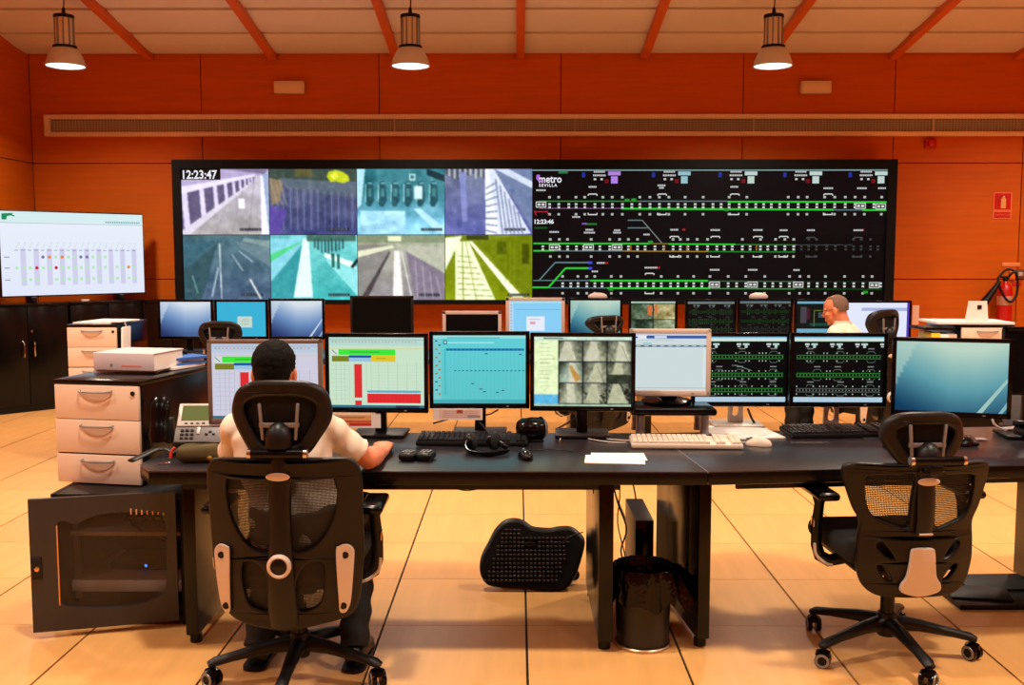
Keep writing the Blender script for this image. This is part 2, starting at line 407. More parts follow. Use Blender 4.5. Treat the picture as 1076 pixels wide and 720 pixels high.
while rowY[-1] > YB: rowY.append(rowY[-1]-0.62)
far = nb()
for r in range(len(rowY)-1):
    ya, yb = rowY[r], max(rowY[r+1], YB)
    for a, b in zip([XL]+BX[1:], BX[1:]+[XR]):
        if b <= XL or a >= XR: continue
        xa, xb = max(a, XL)+(0.035 if a > XL else 0), min(b, XR)-0.035
        if xb-xa < 0.1: continue
        if r < 4 and a < 6:
            struct('ceiling_panel', slab(xa, xb, ya-0.03, yb+0.03, 0.0, 0.03, 0.012), CEILM, ceiling)
        else:
            s_ = slab(xa, xb, ya-0.03, yb+0.03, 0.0, 0.03, 0.012); t_ = bpy.data.meshes.new('t'); s_.to_mesh(t_); s_.free(); far.from_mesh(t_); bpy.data.meshes.remove(t_)
struct('ceiling_panel_field', far, CEILM, ceiling)['kind'] = 'stuff'
for x in BX:
    if XL < x < XR:
        ym = (YW+YB)/2
        struct('beam', bx((x, ym, ceil_z(ym)-0.02), (0.085, (YW-YB)/cos(sl), 0.09), rot=(-sl, 0, 0)), BEAMW, ceiling)

# ---------------------------------------------------------------- air diffuser along the wall
p0, p1 = aty(48, 121, YW), aty(48, 144, YW)
VZ0, VZ1 = p1.z, p0.z; VX0, VX1 = p0.x, 6.4
vent = thing('air_diffuser', 'long cream framed air diffuser grille running along the back wall above the video wall', 'vent', (0, YW-0.03, (VZ0+VZ1)/2))
hh = (VZ1-VZ0)/2; VF = mat('vent_frame', (238, 212, 184), 0.4, var=0.04); VG = mat('vent_slat', (196, 182, 170), 0.5, 0.1, var=0.1)
f = nb()
for s in (1, -1): box(f, ((VX0+VX1)/2, 0, s*(hh-0.025)), (VX1-VX0, 0.05, 0.05), 0.006)
for x in (VX0+0.03, VX1-0.03): box(f, (x, -0.001, 0), (0.06, 0.05, 2*hh-0.02), 0.006)
obj('frame', f, VF, vent)
obj('backing', bx(((VX0+VX1)/2, 0.018, 0), (VX1-VX0-0.05, 0.008, 2*hh-0.06)), mat('vent_dark', (146, 126, 112), 0.8), vent)
for k in range(5):
    obj('slat', bx(((VX0+VX1)/2, 0.004, -hh+0.075+k*(2*hh-0.15)/4), (VX1-VX0-0.1, 0.018, 0.005), rot=(0.5, 0, 0)), VG, vent)
fin = nb()
x = VX0+0.07
while x < VX1-0.08: box(fin, (x, -0.008, 0), (0.006, 0.008, 2*hh-0.1)); x += 0.034
obj('fin', fin, VG, vent)['kind'] = 'stuff'
for px in (232, 415, 604, 791, 979):
    obj('joint_cover', bx((aty(px, 130, YW).x, -0.014, 0), (0.02, 0.01, 2*hh-0.1)), VG, vent)

# emergency lights, smoke alarm
for px, lb in ((305, 'small cream emergency light on the back wall left of centre above the diffuser'), (856, 'small cream emergency light on the back wall right of the right hanging lamp')):
    p = aty(px, 92.5, YW); t = thing('emergency_light', lb, 'light', (p.x, YW-0.0, p.z), 0, 'emergency lights above the air diffuser')
    obj('housing', bx((0, -0.035, 0), (0.33, 0.07, 0.135), 0.015), CREAM, t)
    obj('lens', bx((0, -0.073, -0.01), (0.29, 0.012, 0.085), 0.005), mat('opal_lens', (232, 206, 176), 0.3), t)
p = aty(977, 151, YW); t = thing('fire_alarm', 'small red fire alarm sounder on the back wall below the diffuser', 'alarm', (p.x, YW, p.z))
obj('base', bx((0, -0.02, 0), (0.125, 0.04, 0.105), 0.012), RED, t); obj('dome', lathe(nb(), [(0.045, 0), (0.042, 0.03), (0.02, 0.045), (0.001, 0.048)], (0, -0.04, 0), rot=(pi/2, 0, 0)), RED, t)

# ---------------------------------------------------------------- hanging lamps
def lamp(px, label):
    Y = 9.35; p = aty(px, 70, Y); z0 = p.z
    t = thing('pendant_lamp', label, 'lamp', (p.x, Y, z0), 0, 'hanging high bay lamps in front of the back wall')
    a = 0.175
    obj('shade', lathe(nb(), [(a, 0), (a+0.003, 0.012), (0.155, 0.08), (0.125, 0.14), (0.10, 0.165), (0.097, 0.165), (0.12, 0.135), (0.15, 0.075), (a-0.006, 0.004)], n=40), mat('lamp_aluminium', (206, 206, 206), 0.35, 0.2, var=0.05), t)
    d = obj('diffuser', lathe(nb(), [(a-0.008, 0.008), (0.12, -0.004), (0.06, -0.010), (0.001, -0.011)], n=40), emit('lamp_glow', (255, 250, 238), 2.2), t)
    obj('collar', lathe(nb(), [(0.098, 0.16), (0.106, 0.165), (0.106, 0.185), (0.085, 0.19)], n=32), BLACK, t)
    obj('gear_cylinder', lathe(nb(), [(0.078, 0.18), (0.078, 0.445), (0.001, 0.445)], n=32), mat('lamp_cylinder', (214, 208, 200), 0.35, 0.2, var=0.05), t)
    rb = nb()
    for k in range(10):
        g = 2*pi*k/10; box(rb, (0.083*cos(g), 0.083*sin(g), 0.31), (0.012, 0.012, 0.25), 0, (0, 0, g))
    obj('cooling_fin', rb, GREYM, t)['kind'] = 'stuff'
    obj('cap', lathe(nb(), [(0.088, 0.43), (0.092, 0.44), (0.09, 0.462), (0.05, 0.47), (0.02, 0.475), (0.012, 0.53), (0.001, 0.53)], n=32), BLACK, t)
    top = ceil_z(Y)-z0
    obj('cable', tube(nb(), [(0, 0, 0.5), (0.006, 0, (0.5+top)/2), (0, 0, top)], 0.006), BLACK, t)
    lo = bay_light(p.x, Y, z0-0.03, LW*0.62, 0.15); return t
lamp(69, 'hanging high bay lamp in the far left corner, leftmost of the three')
lamp(431.5, 'hanging high bay lamp left of centre, in front of the video wall camera views')
lamp(812, 'hanging high bay lamp at right, above the track diagram of the video wall')
bay_light(5.6, 9.35, 3.3, LW*0.62, 0.15)

# ---------------------------------------------------------------- video wall
YV = 10.62
A0, A1 = aty(181, 168, YV), aty(937.5, 320, YV)
vw = thing('video_wall', 'wide black framed video wall showing eight camera views and a track diagram', 'video wall', ((A0.x+A1.x)/2, YV, A1.z))
VWX, VWZ = (A0.x+A1.x)/2, A1.z; Wv, Hv = A1.x-A0.x, A0.z-A1.z
S0, S1 = aty(190, 177.5, YV), aty(928, 315.5, YV); k_ = (S1.x-S0.x)/738
obj('housing', bx((0, 0.225, Hv/2), (Wv-0.02, 0.40, Hv-0.02), 0.01), BLACK, vw)
fr = nb(); tl = S0.x-A0.x; tr = A1.x-S1.x; tt = A0.z-S0.z; tb = S1.z-A1.z
box(fr, (-Wv/2+tl/2, 0.0, Hv/2), (tl, 0.06, Hv)); box(fr, (Wv/2-tr/2, 0.0, Hv/2), (tr, 0.06, Hv))
box(fr, ((tl-tr)/2, 0.0, Hv-tt/2), (Wv-tl-tr, 0.06, tt)); box(fr, ((tl-tr)/2, 0.0, tb/2), (Wv-tl-tr, 0.06, tb))
obj('bezel', fr, mat('matt_black', (4, 4, 4), 0.6, spec=0.15), vw)
cw = 92.0*k_; chh = (S0.z-S1.z)/2
def noise2(u, v, f, s=0):
    x, y = u*f, v*f; i, j = math.floor(x), math.floor(y); a, b = x-i, y-j
    a = a*a*(3-2*a); b = b*b*(3-2*b)
    return (hsh(i, j, s)*(1-a)+hsh(i+1, j, s)*a)*(1-b)+(hsh(i, j+1, s)*(1-a)+hsh(i+1, j+1, s)*a)*b
def nz(c, fn=None, amt=18, f=6, s=0):
    def g(u, v):
        b = fn(u, v) if fn else c; q = (noise2(u, v, f, s)-0.5)*2*amt+(noise2(u, v, f*3, s+5)-0.5)*amt
        return tuple(x+q for x in b)
    return g
def stamp(s, u=0.66, v=0.90, n=8):
    s.lay += 1; s.rect(u, v, u+0.24, v+0.035, (20, 20, 30))
    for i in range(n): s.rect(u+0.01+i*0.028, v+0.008, u+0.022+i*0.028, v+0.027, (150, 160, 160), s.lay+1)
def cam1(s):
    s.grid(20, 16, nz((150, 146, 152), lambda u, v: mixc((186, 180, 198), (166, 160, 160), v)))
    s.lay = 1; s.poly([(0, 0), (1, 0), (1, .16), (.86, .1), (0, .32)], (172, 160, 196))
    s.poly([(0.45, 0), (1, 0), (.95, .08), (.8, .06)], (120, 110, 140))
    s.poly([(0, .30), (.84, .10), (.82, .22), (0, .97)], (96, 88, 118), 2)
    for i in range(9):
        t = 1-0.78**i; u = t*.92; a = .34-.22*t/0.9; b = 1.0-0.80*t/0.9
        s.poly([(u, a-.03), (u+.055*(1-t)+.008, a-.035), (u+.09*(1-t)+.01, b-.05), (u+.03*(1-t), b)], (214, 205, 235), 3)
    s.poly([(0, .27), (.84, .08), (.84, .12), (0, .38)], (222, 214, 240), 4); s.poly([(0, .93), (.8, .2), (.83, .2), (.08, 1), (0, 1)], (206, 200, 214), 4)
    s.poly([(.9, .1), (1, .05), (1, 1), (.9, 1)], (150, 165, 196), 2); s.poly([(.9, .1), (.93, .1), (.99, 1), (.9, 1)], (226, 226, 248), 3)
    s.rect(.645, .45, .715, .6, (236, 232, 250), 5); [s.line(.84-.1*i, .12+.02*i, .75-.19*i, 1, .008, (132, 126, 130), 2) for i in range(4)]; stamp(s)
def cam2(s):
    s.grid(20, 16, nz((70, 80, 118), lambda u, v: mixc((92, 100, 118), (66, 72, 122), v)))
    s.lay = 1; s.poly([(0, 0), (1, 0), (1, .2), (0.15, .16), (0, .3)], (64, 78, 70)); s.poly([(.0, .14), (.17, .18), (.12, .5), (.03, .55)], (134, 118, 96))
    s.poly([(.12, .14), (1, .22), (1, .44), (.2, .3)], (92, 104, 118), 2)
    for i in range(22): s.rect(.16+i*.039, .28+.004*i, .17+i*.039, .92+.0*i, (60+20*hsh(i), 62+20*hsh(i), 96) if i % 2 else (116, 122, 160), 3)
    s.poly([(.66, .12), (.68, .05), (.76, .02), (.84, .05), (.9, .1), (.92, .18), (.84, .22), (.76, .19), (.7, .2)], (186, 198, 40), 4); s.poly([(.7, .1), (.76, .06), (.8, .12), (.74, .16)], (222, 226, 80), 5); [s.line(.02+.05*i, .16, .1+.05*i, .55, .014, (150, 138, 120), 4) for i in range(3)]; s.poly([(0, .55), (.2, .62), (.12, 1), (0, 1)], (90, 74, 150), 3)
    s.rect(.3, 0, .5, .12, (92, 92, 60), 3); stamp(s)
def cam3(s):
    s.grid(20, 16, nz((110, 180, 200), lambda u, v: mixc((52, 116, 126), (132, 196, 222), min(1, max(0, v*2.2-.7))), 24, 7))
    s.lay = 2
    for i in range(6):
        u = .1+i*.145; s.poly([(u, .5), (u-.005, .3), (u+.02, .2), (u+.06, .18), (u+.09, .26), (u+.1, .48), (u+.06, .57), (u+.02, .57)], (40, 84, 94)); s.line(u, .5, u+.005, .24, .018, (146, 206, 208), 3); s.line(u+.03, .22, u+.075, .22, .02, (120, 180, 184), 3); s.rect(u+.03, .3, u+.07, .42, (70, 128, 134), 3)
    s.rect(.65, .26, .745, .46, (196, 224, 226), 4); s.rect(.6, .08, .67, .18, (170, 210, 210), 4); s.rect(.615, .1, .65, .155, (50, 100, 110), 5)
    s.grid(12, 8, nz((160, 210, 234), None, 26, 4, 9), (.04, .64, .55, .98), 1); s.poly([(.64, .6), (.72, .6), (1, .9), (1, 1), (.9, .95)], (176, 222, 244), 1)
    s.poly([(.0, 0), (.1, 0), (.05, .55), (0, .6)], (170, 215, 225), 1); s.poly([(.8, 0), (1, .1), (1, .2), (.8, .1)], (24, 50, 60), 4); stamp(s, .73)
def cam4(s):
    s.grid(20, 16, nz((98, 106, 160), lambda u, v: mixc((110, 118, 140), (92, 98, 162), v)))
    s.lay = 1
    for i in range(16): s.rect(.02+i*.03, 0, .035+i*.03, .08+.1*hsh(i), (190, 190, 180) if i % 2 else (60, 66, 80))
    s.poly([(.17, .05), (.24, .05), (.26, .8), (.2, .8)], (128, 134, 188))
    s.poly([(.46, 0), (.56, 0), (.98, .98), (.47, 1)], (206, 214, 232), 2); s.poly([(.46, .0), (.5, 0), (.62, .98), (.47, 1)], (228, 234, 248), 3)
    for i in range(8): s.line(.47, .3+.09*i, .60+.0*i, .2+.11*i, .018, (96, 106, 130), 4)
    for i in range(6): s.line(.58+.05*i, .15+.1*i, .66+.045*i, .98, .02, (110, 118, 150), 4)
    s.poly([(.56, 0), (1, 0), (1, .95), (.88, .65)], (108, 122, 156), 5); s.poly([(.56, 0), (.72, 0), (1, .2), (1, .3)], (196, 206, 224), 6); stamp(s, .68)
def cam5(s):
    s.grid(20, 16, nz((74, 100, 118), lambda u, v: mixc((72, 104, 112), (78, 98, 124), v), 14))
    s.lay = 1; s.poly([(0, .1), (.4, .1), (0, .55)], (60, 98, 112)); s.poly([(0, .55), (.4, .12), (.2, 1), (0, 1)], (54, 84, 92), 2)
    s.line(.42, .14, .43, .98, .018, (200, 212, 216), 3); s.line(.4, .5, .32, .95, .02, (180, 200, 210), 3); s.line(.76, .68, .88, .98, .03, (206, 214, 220), 3)
    s.poly([(.6, .1), (1, .2), (1, .5), (.66, .2)], (104, 128, 138), 2); s.line(.56, .3, .68, .55, .02, (150, 170, 180), 3); s.line(.64, .25, .8, .42, .02, (150, 170, 180), 3)
    s.poly([(.7, .05), (1, .1), (1, .2), (.68, .1)], (128, 150, 150), 3); s.line(.1, .62, .16, .9, .02, (110, 150, 150), 3); stamp(s)
def cam6(s):
    s.grid(20, 16, nz((80, 180, 180), lambda u, v: mixc((110, 190, 190), (70, 176, 176), v), 14))
    s.lay = 1; s.poly([(0, .06), (.42, .06), (0, .75)], (130, 200, 215)); s.poly([(0, .3), (.4, .08), (0, .42)], (80, 200, 130), 2); s.poly([(0, .72), (.4, .1), (.25, 1), (0, 1)], (58, 148, 156), 3)
    s.poly([(.38, .06), (.44, .06), (.48, .96), (.26, .96)], (214, 250, 240), 4)
    s.rect(.42, 0, .98, .1, (70, 110, 96), 4); s.poly([(.66, .22), (1, .5), (1, .95), (.64, .4)], (140, 214, 216), 3)
    for i in range(9): s.rect(.5+i*.04, .05+.03*hsh(i), .52+i*.04, .2+.1*hsh(i), (40, 84, 90), 5)
    s.poly([(.62, .28), (.96, .42), (.98, .52), (.62, .34)], (232, 252, 250), 5)
    for u, v in ((.7, .28), (.76, .3)): s.rect(u, v, u+.035, v+.22, (32, 96, 84), 6)
    s.line(.7, .05, .7, .35, .015, (30, 70, 70), 6); s.line(.93, .5, 1, .38, .05, (14, 40, 48), 6); stamp(s)
def cam7(s):
    s.grid(20, 16, nz((148, 142, 140), lambda u, v: mixc((160, 164, 140), (142, 136, 142), v), 14))
    s.lay = 1; s.poly([(.0, .16), (.4, .16), (.1, .98), (0, 1)], (134, 132, 128)); s.poly([(0, .25), (.4, .16), (.42, .2), (0, .35)], (214, 216, 186), 2)
    s.poly([(.42, .14), (1, .2), (1, .58), (.52, .22)], (176, 178, 160), 2); s.poly([(.55, .25), (1, .6), (1, 1), (.66, 1)], (128, 118, 134), 1)
    for i in range(5): s.line(.66+i*.08, .4+.08*i, .68+i*.09, .98, .014, (168, 160, 170), 3)
    s.poly([(.42, .25), (.48, .25), (.52, .98), (.4, .98)], (232, 226, 222), 2); s.poly([(.03, .98), (.36, .26), (.38, .26), (.1, 1)], (74, 66, 70), 3)
    s.rect(0, 0, 1, .12, (128, 140, 112), 3); s.rect(.35, .02, .5, .1, (222, 226, 190), 4); s.line(.5, .25, .62, .98, .02, (210, 204, 204), 4); stamp(s, .7)
def cam8(s):
    s.grid(20, 16, nz((122, 134, 18), lambda u, v: mixc((112, 124, 26), (126, 140, 14), v), 12))
    s.lay = 1; s.poly([(0, .05), (.2, .02), (0, .55)], (226, 240, 206)); s.poly([(.12, .1), (.27, .1), (.58, 1), (.12, 1)], (232, 242, 196), 2)
    for i in range(9): s.line(.14, .32+i*.085, .3+.035*i, .34+i*.085, .012, (124, 134, 60), 3)
    [s.rect(.64+.05*i, .12, .644+.05*i, .7+.03*i, (140, 152, 30), 3) for i in range(6)]; s.line(.2, .1, .21, 1, .014, (118, 130, 40), 3); s.line(.24, .1, .36, 1, .01, (118, 130, 40), 3)
    s.poly([(.27, .1), (.31, .1), (.9, .96), (.78, .96)], (236, 244, 210), 2); s.rect(.25, 0, .5, .08, (60, 66, 20), 2)
    s.poly([(.36, .1), (1, 0), (1, .9), (.9, .92)], (108, 122, 14), 1); s.rect(.88, .14, .96, .45, (70, 80, 10), 3); s.rect(.6, .1, .7, .3, (84, 96, 10), 3)
    s.line(.72, .05, .72, .6, .012, (92, 104, 8), 3); s.line(.84, .05, .84, .75, .012, (92, 104, 8), 3); stamp(s, .72)
cams = [cam1, cam2, cam3, cam4, cam5, cam6, cam7, cam8]
desc = ['camera view of a white walled platform', 'camera view of dark blue railings', 'camera view of teal ticket gates', 'camera view of a violet platform with a sunlit strip', 'camera view of a dark grey green platform',
        'camera view of a bright turquoise platform', 'camera view of a beige grey platform', 'camera view of an olive green track']
for i, fn in enumerate(cams):
    s = Ras(cw-0.006, chh-0.006, seed=i); fn(s); c, r = i % 4, i//4
    o = s.obj('camera_view', vw, (S0.x-VWX+cw*(c+.5), -0.004, S0.z-VWZ-chh*(r+.5))); o['label'] = desc[i]
# track diagram: photo px within x 557..928, y 177..316
def diagram(s, dim=True):
    U = lambda x: (x-557)/371; V = lambda y: (y-177)/138.5
    def ln(x0, y0, x1, y1, wd, c, l=1): s.line(U(x0), V(y0), U(x1), V(y1), wd/138.5, c, l)
    def rc(x0, y0, x1, y1, c, l=2): s.rect(U(x0), V(y0), U(x1), V(y1), c, l)
    s.rect(0, 0, 1, 1, (10, 7, 11), 0)
    rc(834, 247, 928, 316, (3, 4, 7), 1)
    ln(557, 178.6, 928, 178.6, 1.2, (130, 160, 160)); G = (40, 200, 50); DG = (24, 130, 40); GR = (90, 120, 122); BR = (120, 104, 30)
    ln(564, 211, 668, 211, 1.1, (30, 140, 50)); ln(668, 211, 761, 211, 1.1, GR); ln(761, 211.6, 927, 212, 1.8, G)
    ln(564, 218.5, 650, 218.5, 1.1, (112, 74, 120)); ln(650, 218.8, 872, 220, 1.9, G); ln(872, 220.2, 902, 220.2, 1.2, GR); ln(902, 220.4, 927, 220.4, 1.8, G)
    ln(558, 255.4, 680, 255.6, 1.6, G); ln(680, 255.6, 700, 255.6, 1.2, BR); ln(700, 256, 770, 256.4, 1.5, G); ln(770, 256.5, 833, 257, 1.1, DG); ln(833, 257, 893, 257, 1.0, (110, 115, 115))
    ln(558, 263.2, 580, 263.2, 1.6, G); ln(580, 263.2, 652, 263.3, 1.2, GR); ln(652, 263.4, 742, 264, 1.2, (150, 120, 30)); ln(742, 264, 833, 264.5, 1.2, DG)
    ln(558, 294.6, 618, 294.6, 1.1, GR); ln(618, 294.8, 742, 295, 1.9, G); ln(742, 295.2, 925, 296, 1.1, (50, 96, 60)); ln(574, 302.4, 636, 302.6, 1.1, GR); ln(636, 302.8, 744, 303, 1.9, G); ln(744, 303.2, 925, 304, 1.1, (40, 150, 50))
    ln(564, 294.6, 581, 275.6, 1.5, GR); ln(581, 275.6, 618, 275.6, 1.6, GR); ln(557, 302, 574, 302, 1.8, G); ln(574, 302, 592, 281.6, 1.8, G); ln(592, 281.6, 618, 281.6, 1.9, G)
    rc(616, 274.4, 620, 277, (70, 70, 230), 3); rc(616, 280.4, 620, 283, (70, 70, 230), 3)
    ln(657, 231, 672, 231, 1.2, GR); ln(657, 239, 680, 239, 1.2, GR); ln(672, 231, 693, 255, 1.2, (110, 118, 116))
    for ya, yb, xs, xe_, dimx in ((212, 219.5, 566, 926, 2000), (256.3, 264, 559, 926, 834), (295.5, 303, 580, 924, 2000)):
        x = xs+9; k = 0
        while x < xe_:
            d = x > dimx; c = (58, 60, 62) if d else (205, 208, 205); m_ = (ya+yb)/2
            rc(x-1.3, m_-2.6, x+1.3, m_-.6, c, 2); rc(x-1.3, m_+.6, x+1.3, m_+2.6, c, 2)
            if hsh(k, ya) > .45:
                cc = (60, 62, 62) if d else (178, 182, 176); rc(x-1.5, ya-6.4, x+1.2, ya-4, cc, 2); rc(x-1.3, yb+4, x+1.3, yb+6.4, cc, 2)
            x += 7.5+3.5*hsh(k, int(ya)); k += 1
    def plat(x, y0, y1, d=False):
        c = (70, 72, 72) if d else (215, 218, 214)
        for y, sg in ((y0-8, 1), (y1+5.5, -1)):
            rc(x-4, y-.5, x+4, y+.6, c, 3); rc(x-5, y+(0 if sg > 0 else -1.8), x-4, y+(1.8 if sg > 0 else .6), c, 3); rc(x+4, y+(0 if sg > 0 else -1.8), x+5, y+(1.8 if sg > 0 else .6), c, 3)
    for x in (620, 692.5, 768.5, 866): plat(x, 211.5, 219.5)
    for x in (706, 749, 793.5, 820.5): plat(x, 256, 264)
    for x in (849, 898.5): plat(x, 257, 264, True)
    plat(680.5, 295, 303)
    def train(x, y):
        rc(x-5.5, y-3.2, x+5.5, y+3.2, (196, 200, 196), 4); rc(x-4.5, y-2.2, x+4.5, y+2.2, (30, 24, 30), 5); rc(x-3.6, y-1.2, x-.6, y+1.2, (215, 215, 210), 6); rc(x+.6, y-1.2, x+3.6, y+1.2, (215, 215, 210), 6)
    for x, y in ((566, 214.5), (580, 259.5), (616, 259.5), (646, 259.5), (900, 216), (921, 216.5), (749, 299), (789, 299), (837, 299), (917, 299.5)): train(x, y)
    def dash(x, y, n, c=(196, 198, 200)):
        for i in range(n): rc(x-n*.85+i*1.7, y-.9, x-n*.85+i*1.7+1.3, y+.9, c, 3)
    for x, y, n in ((566, 199.5, 6), (620, 196, 5), (692, 194.5, 5), (692, 197, 3), (768, 196, 5), (866, 197.5, 6), (901, 197.5, 6), (922, 197.5, 5), (580, 243.3, 6), (617, 241, 5), (617, 244, 7), (646, 241.5, 4), (646, 244, 5),
                    (706, 241, 5), (749, 241.3, 6), (793.5, 241.3, 6), (820.5, 241.5, 5), (849, 241.5, 5), (898.5, 241.5, 6), (682, 281, 8), (749, 283.3, 6), (789, 283.3, 6), (629, 276, 5), (623, 285, 4), (603, 227.5, 5), (835, 283.5, 4), (677, 246, 4)): dash(x, y, n)
    dash(619, 235, 7, (40, 130, 50)); dash(611.5, 234.6, 3, (150, 90, 190)); dash(566, 239, 8, (20, 90, 40)); dash(716, 241, 2, (200, 40, 30)); dash(635, 276, 2, (200, 40, 30)); dash(690, 281, 2, (200, 40, 30)); dash(904, 241, 1, (200, 40, 30))
    for i, x in enumerate((627, 700, 769.5, 837, 905)):
        dash(x, 180.3, 7); dash(x, 184, 8); rc(x-6, 187, x-3.5, 189, (200, 200, 200), 3); rc(x+1, 187, x+3.5, 189, (200, 200, 200), 3)
        cc = (176, 130, 224) if i == 0 else (146, 190, 200) if i == 1 else (190, 210, 204)
        xo = x+15.5; rc(xo-6.5, 180, xo+6.5, 184, cc, 3); rc(xo-3.5, 185, xo+3.5, 192.5, cc, 3); rc(x+5.5, 188, x+9.5, 192, (120, 14, 24), 3); rc(x-18.5, 181, x-15, 186, (30, 50, 150), 3)
    rc(584, 179.8, 594, 182, (50, 120, 80), 3)
    for x, y in ((656, 210), (663, 209.5), (681, 254), (583, 262), (640, 304), (928-20, 307), (760, 220)): rc(x-2.5, y-1.4, x+2.5, y+1.4, (30, 150, 40), 3)
    for x in (660, 695, 719, 792): rc(x-.5, 257, x+1.2, 263, (140, 90, 30), 2)
    for x in (559, 572): ln(x, 221, x+2, 226, 1, (190, 30, 50), 2)
    ln(560, 222, 573, 222, 1, (170, 40, 60), 2)
s = Scr(371*k_, S0.z-S1.z); diagram(s)
dgo = s.obj('track_diagram', vw, (S0.x-VWX+(4*cw)+185.5*k_-0.0, -0.004, (S0.z+S1.z)/2-VWZ)); dgo['label'] = 'black track diagram with green lines'
TW = emit('text_white', (238, 236, 245), 1.0)
lg = nb()
for a in range(0, 6):
    g = a*0.5; ell(lg, (0.035*cos(g+2.6), 0, 0.035*sin(g+2.6)), (0.02-0.002*a, 0.001, 0.016-0.002*a), n=10, k=6)
obj('emblem', lg, emit('violet_emblem', (176, 110, 214), 1.0), dgo, loc=(-371*k_/2+0.09, -0.006, (S0.z-S1.z)/2-0.095)); 
dx0 = -371*k_/2; dz0 = (S0.z-S1.z)/2
text('lettering', 'metro', 0.112, (dx0+0.065, -0.006, dz0-0.145), TW, dgo, bold=0.002, sx=0.86)
text('lettering', 'SEVILLA', 0.042, (dx0+0.068, -0.006, dz0-0.188), TW, dgo, bold=0.0012, sx=1.0, sp=1.35)
text('lettering', '12:23:46', 0.062, (dx0+0.012, -0.006, dz0-0.575), TW, dgo, bold=0.002, sx=1.0)
bo = obj('clock_panel', bx((0, 0, 0), (0.42, 0.004, 0.115)), mat('matt_black', (9, 8, 9), .6), vw, loc=(S0.x-VWX+0.21, -0.012, S0.z-VWZ-0.0575)); bo['label'] = 'black clock strip in the top left camera view'
text('lettering', '12:23:47', 0.125, (-0.205, -0.004, -0.046), TW, bo, bold=0.003, sx=0.88)
for v in (bo,): pass
# ================================================================ WALL SCREEN AND CABINETS AT LEFT
dirc = Vector((0.68, 0.734, 0)).normalized(); nrm = Vector((dirc.y, -dirc.x, 0)); CANG = math.atan2(dirc.y, dirc.x)
seam = atz(33, 433, 0.0); seam = Vector((seam.x, seam.y, 0))
CHT = 1.07
def cabinet(c, wd, label, key=True):
    t = thing('storage_cabinet', label, 'cabinet', (c.x, c.y, 0), CANG, 'black storage cabinets in the left corner')
    obj('body', bx((0, 0.135, CHT/2+0.03), (wd, 0.23, CHT-0.06), 0.003), LAMIN, t)
    obj('plinth', bx((0, 0.13, 0.03), (wd-0.02, 0.2, 0.06)), BLACK, t)
    obj('top', bx((0, 0.125, CHT-0.012), (wd+0.01, 0.29, 0.026), 0.003), LAMIN, t)
    for s in (-1, 1):
        d = obj('door', bx((s*wd/4, 0.010, CHT/2+0.02), (wd/2-0.006, 0.02, CHT-0.10), 0.002), LAMIN, t)
        h = obj('handle', tube(nb(), [(s*0.055, 0, 0.70), (s*0.05, -0.03, 0.68), (s*0.046, -0.035, 0.62), (s*0.05, -0.03, 0.56), (s*0.055, 0, 0.54)], 0.007), CHROME, d)
    obj('lock', lathe(nb(), [(0.011, 0), (0.011, 0.006), (0.001, 0.007)], (0.035, 0, 0.80), rot=(pi/2, 0, 0), n=14), CHROME, t)
    return t
cabinet(seam, 0.80, 'black two door cabinet with curved metal handles at the left edge, under the white screen')
cabinet(seam+dirc*0.812, 0.78, 'black two door cabinet reaching the back wall, right of the one at the left edge')
p = aty(168, 330, 10.75)
t = thing('storage_cabinet', 'low black cabinet against the back wall beside the left end of the video wall', 'cabinet', (-3.68, 10.76, 0), 0)
obj('body', bx((0, 0, 0.55), (0.60, 0.30, 0.98), 0.003), LAMIN, t); obj('plinth', bx((0, 0, 0.03), (0.58, 0.28, 0.06)), BLACK, t)
obj('top', bx((0, 0, 1.05), (0.61, 0.32, 0.026), 0.003), LAMIN, t)
for s in (-1, 1): obj('door', bx((s*0.15, -0.16, 0.55), (0.294, 0.018, 0.94), 0.002), LAMIN, t)
for px, py, lb in ((30, 323, 'small pale block lying on the left cabinet top in front of the screen'), (147, 319, 'small pale block lying on the cabinet top at the right of the screen')):
    p = atz(px, py, CHT+0.02)
    o = obj('small_block', bx((0, 0, 0), (0.07, 0.04, 0.02), 0.005), BEIGE); k = seam+dirc*((p-seam).dot(dirc))
    o.location = (k.x-nrm.x*0.03, k.y-nrm.y*0.03, CHT+0.012); o.rotation_euler = (0, 0, CANG); tag(o, lb, 'block')
# large display on the cabinets
tc_ = seam+dirc*0.49 - nrm*0.12
pl, pr = at(0, 265, 9.6), at(152, 266, 10.7)
TVW, TVH = 1.47, 0.85
# centre where the right edge meets pixel x=152
best = min((abs((lambda q: 538+F*((_M.inverted()@(q-Vector((0, 0, CH)))).x)/-((_M.inverted()@(q-Vector((0, 0, CH)))).z))(Vector((seam.x, seam.y, 1.5))+dirc*(k*0.01+TVW/2)-nrm*0.10)-152), k) for k in range(-40, 120))[1]
tvc = seam+dirc*(best*0.01)-nrm*0.10
zb = 1.13
tv = thing('wall_screen', 'large white lit display showing a chart of coloured dots, on the black corner cabinets', 'television', (tvc.x, tvc.y, CHT+0.003), CANG)
obj('housing', bx((0, 0.025, zb-CHT+TVH/2), (TVW, 0.05, TVH), 0.008), BLACK, tv)
for s_ in (-1, 1): obj('foot', bx((s_*0.45, 0.02, 0.03), (0.04, 0.20, 0.06), 0.01), BLACK, tv)
s = Scr(TVW-0.02, TVH-0.024); s.grid(6, 4, lambda u, v: mixc((232, 240, 250), (226, 232, 250), v)); s.lay = 1
s.poly([(0, .0), (1, .0), (1, .11), (0, .13)], (214, 238, 240)); s.line(0, .135, 1, .135, .006, (120, 180, 180), 2)
for i in range(16): s.rect(.72+i*.0165, .095, .732+i*.0165, .118, (130, 180, 180), 2)
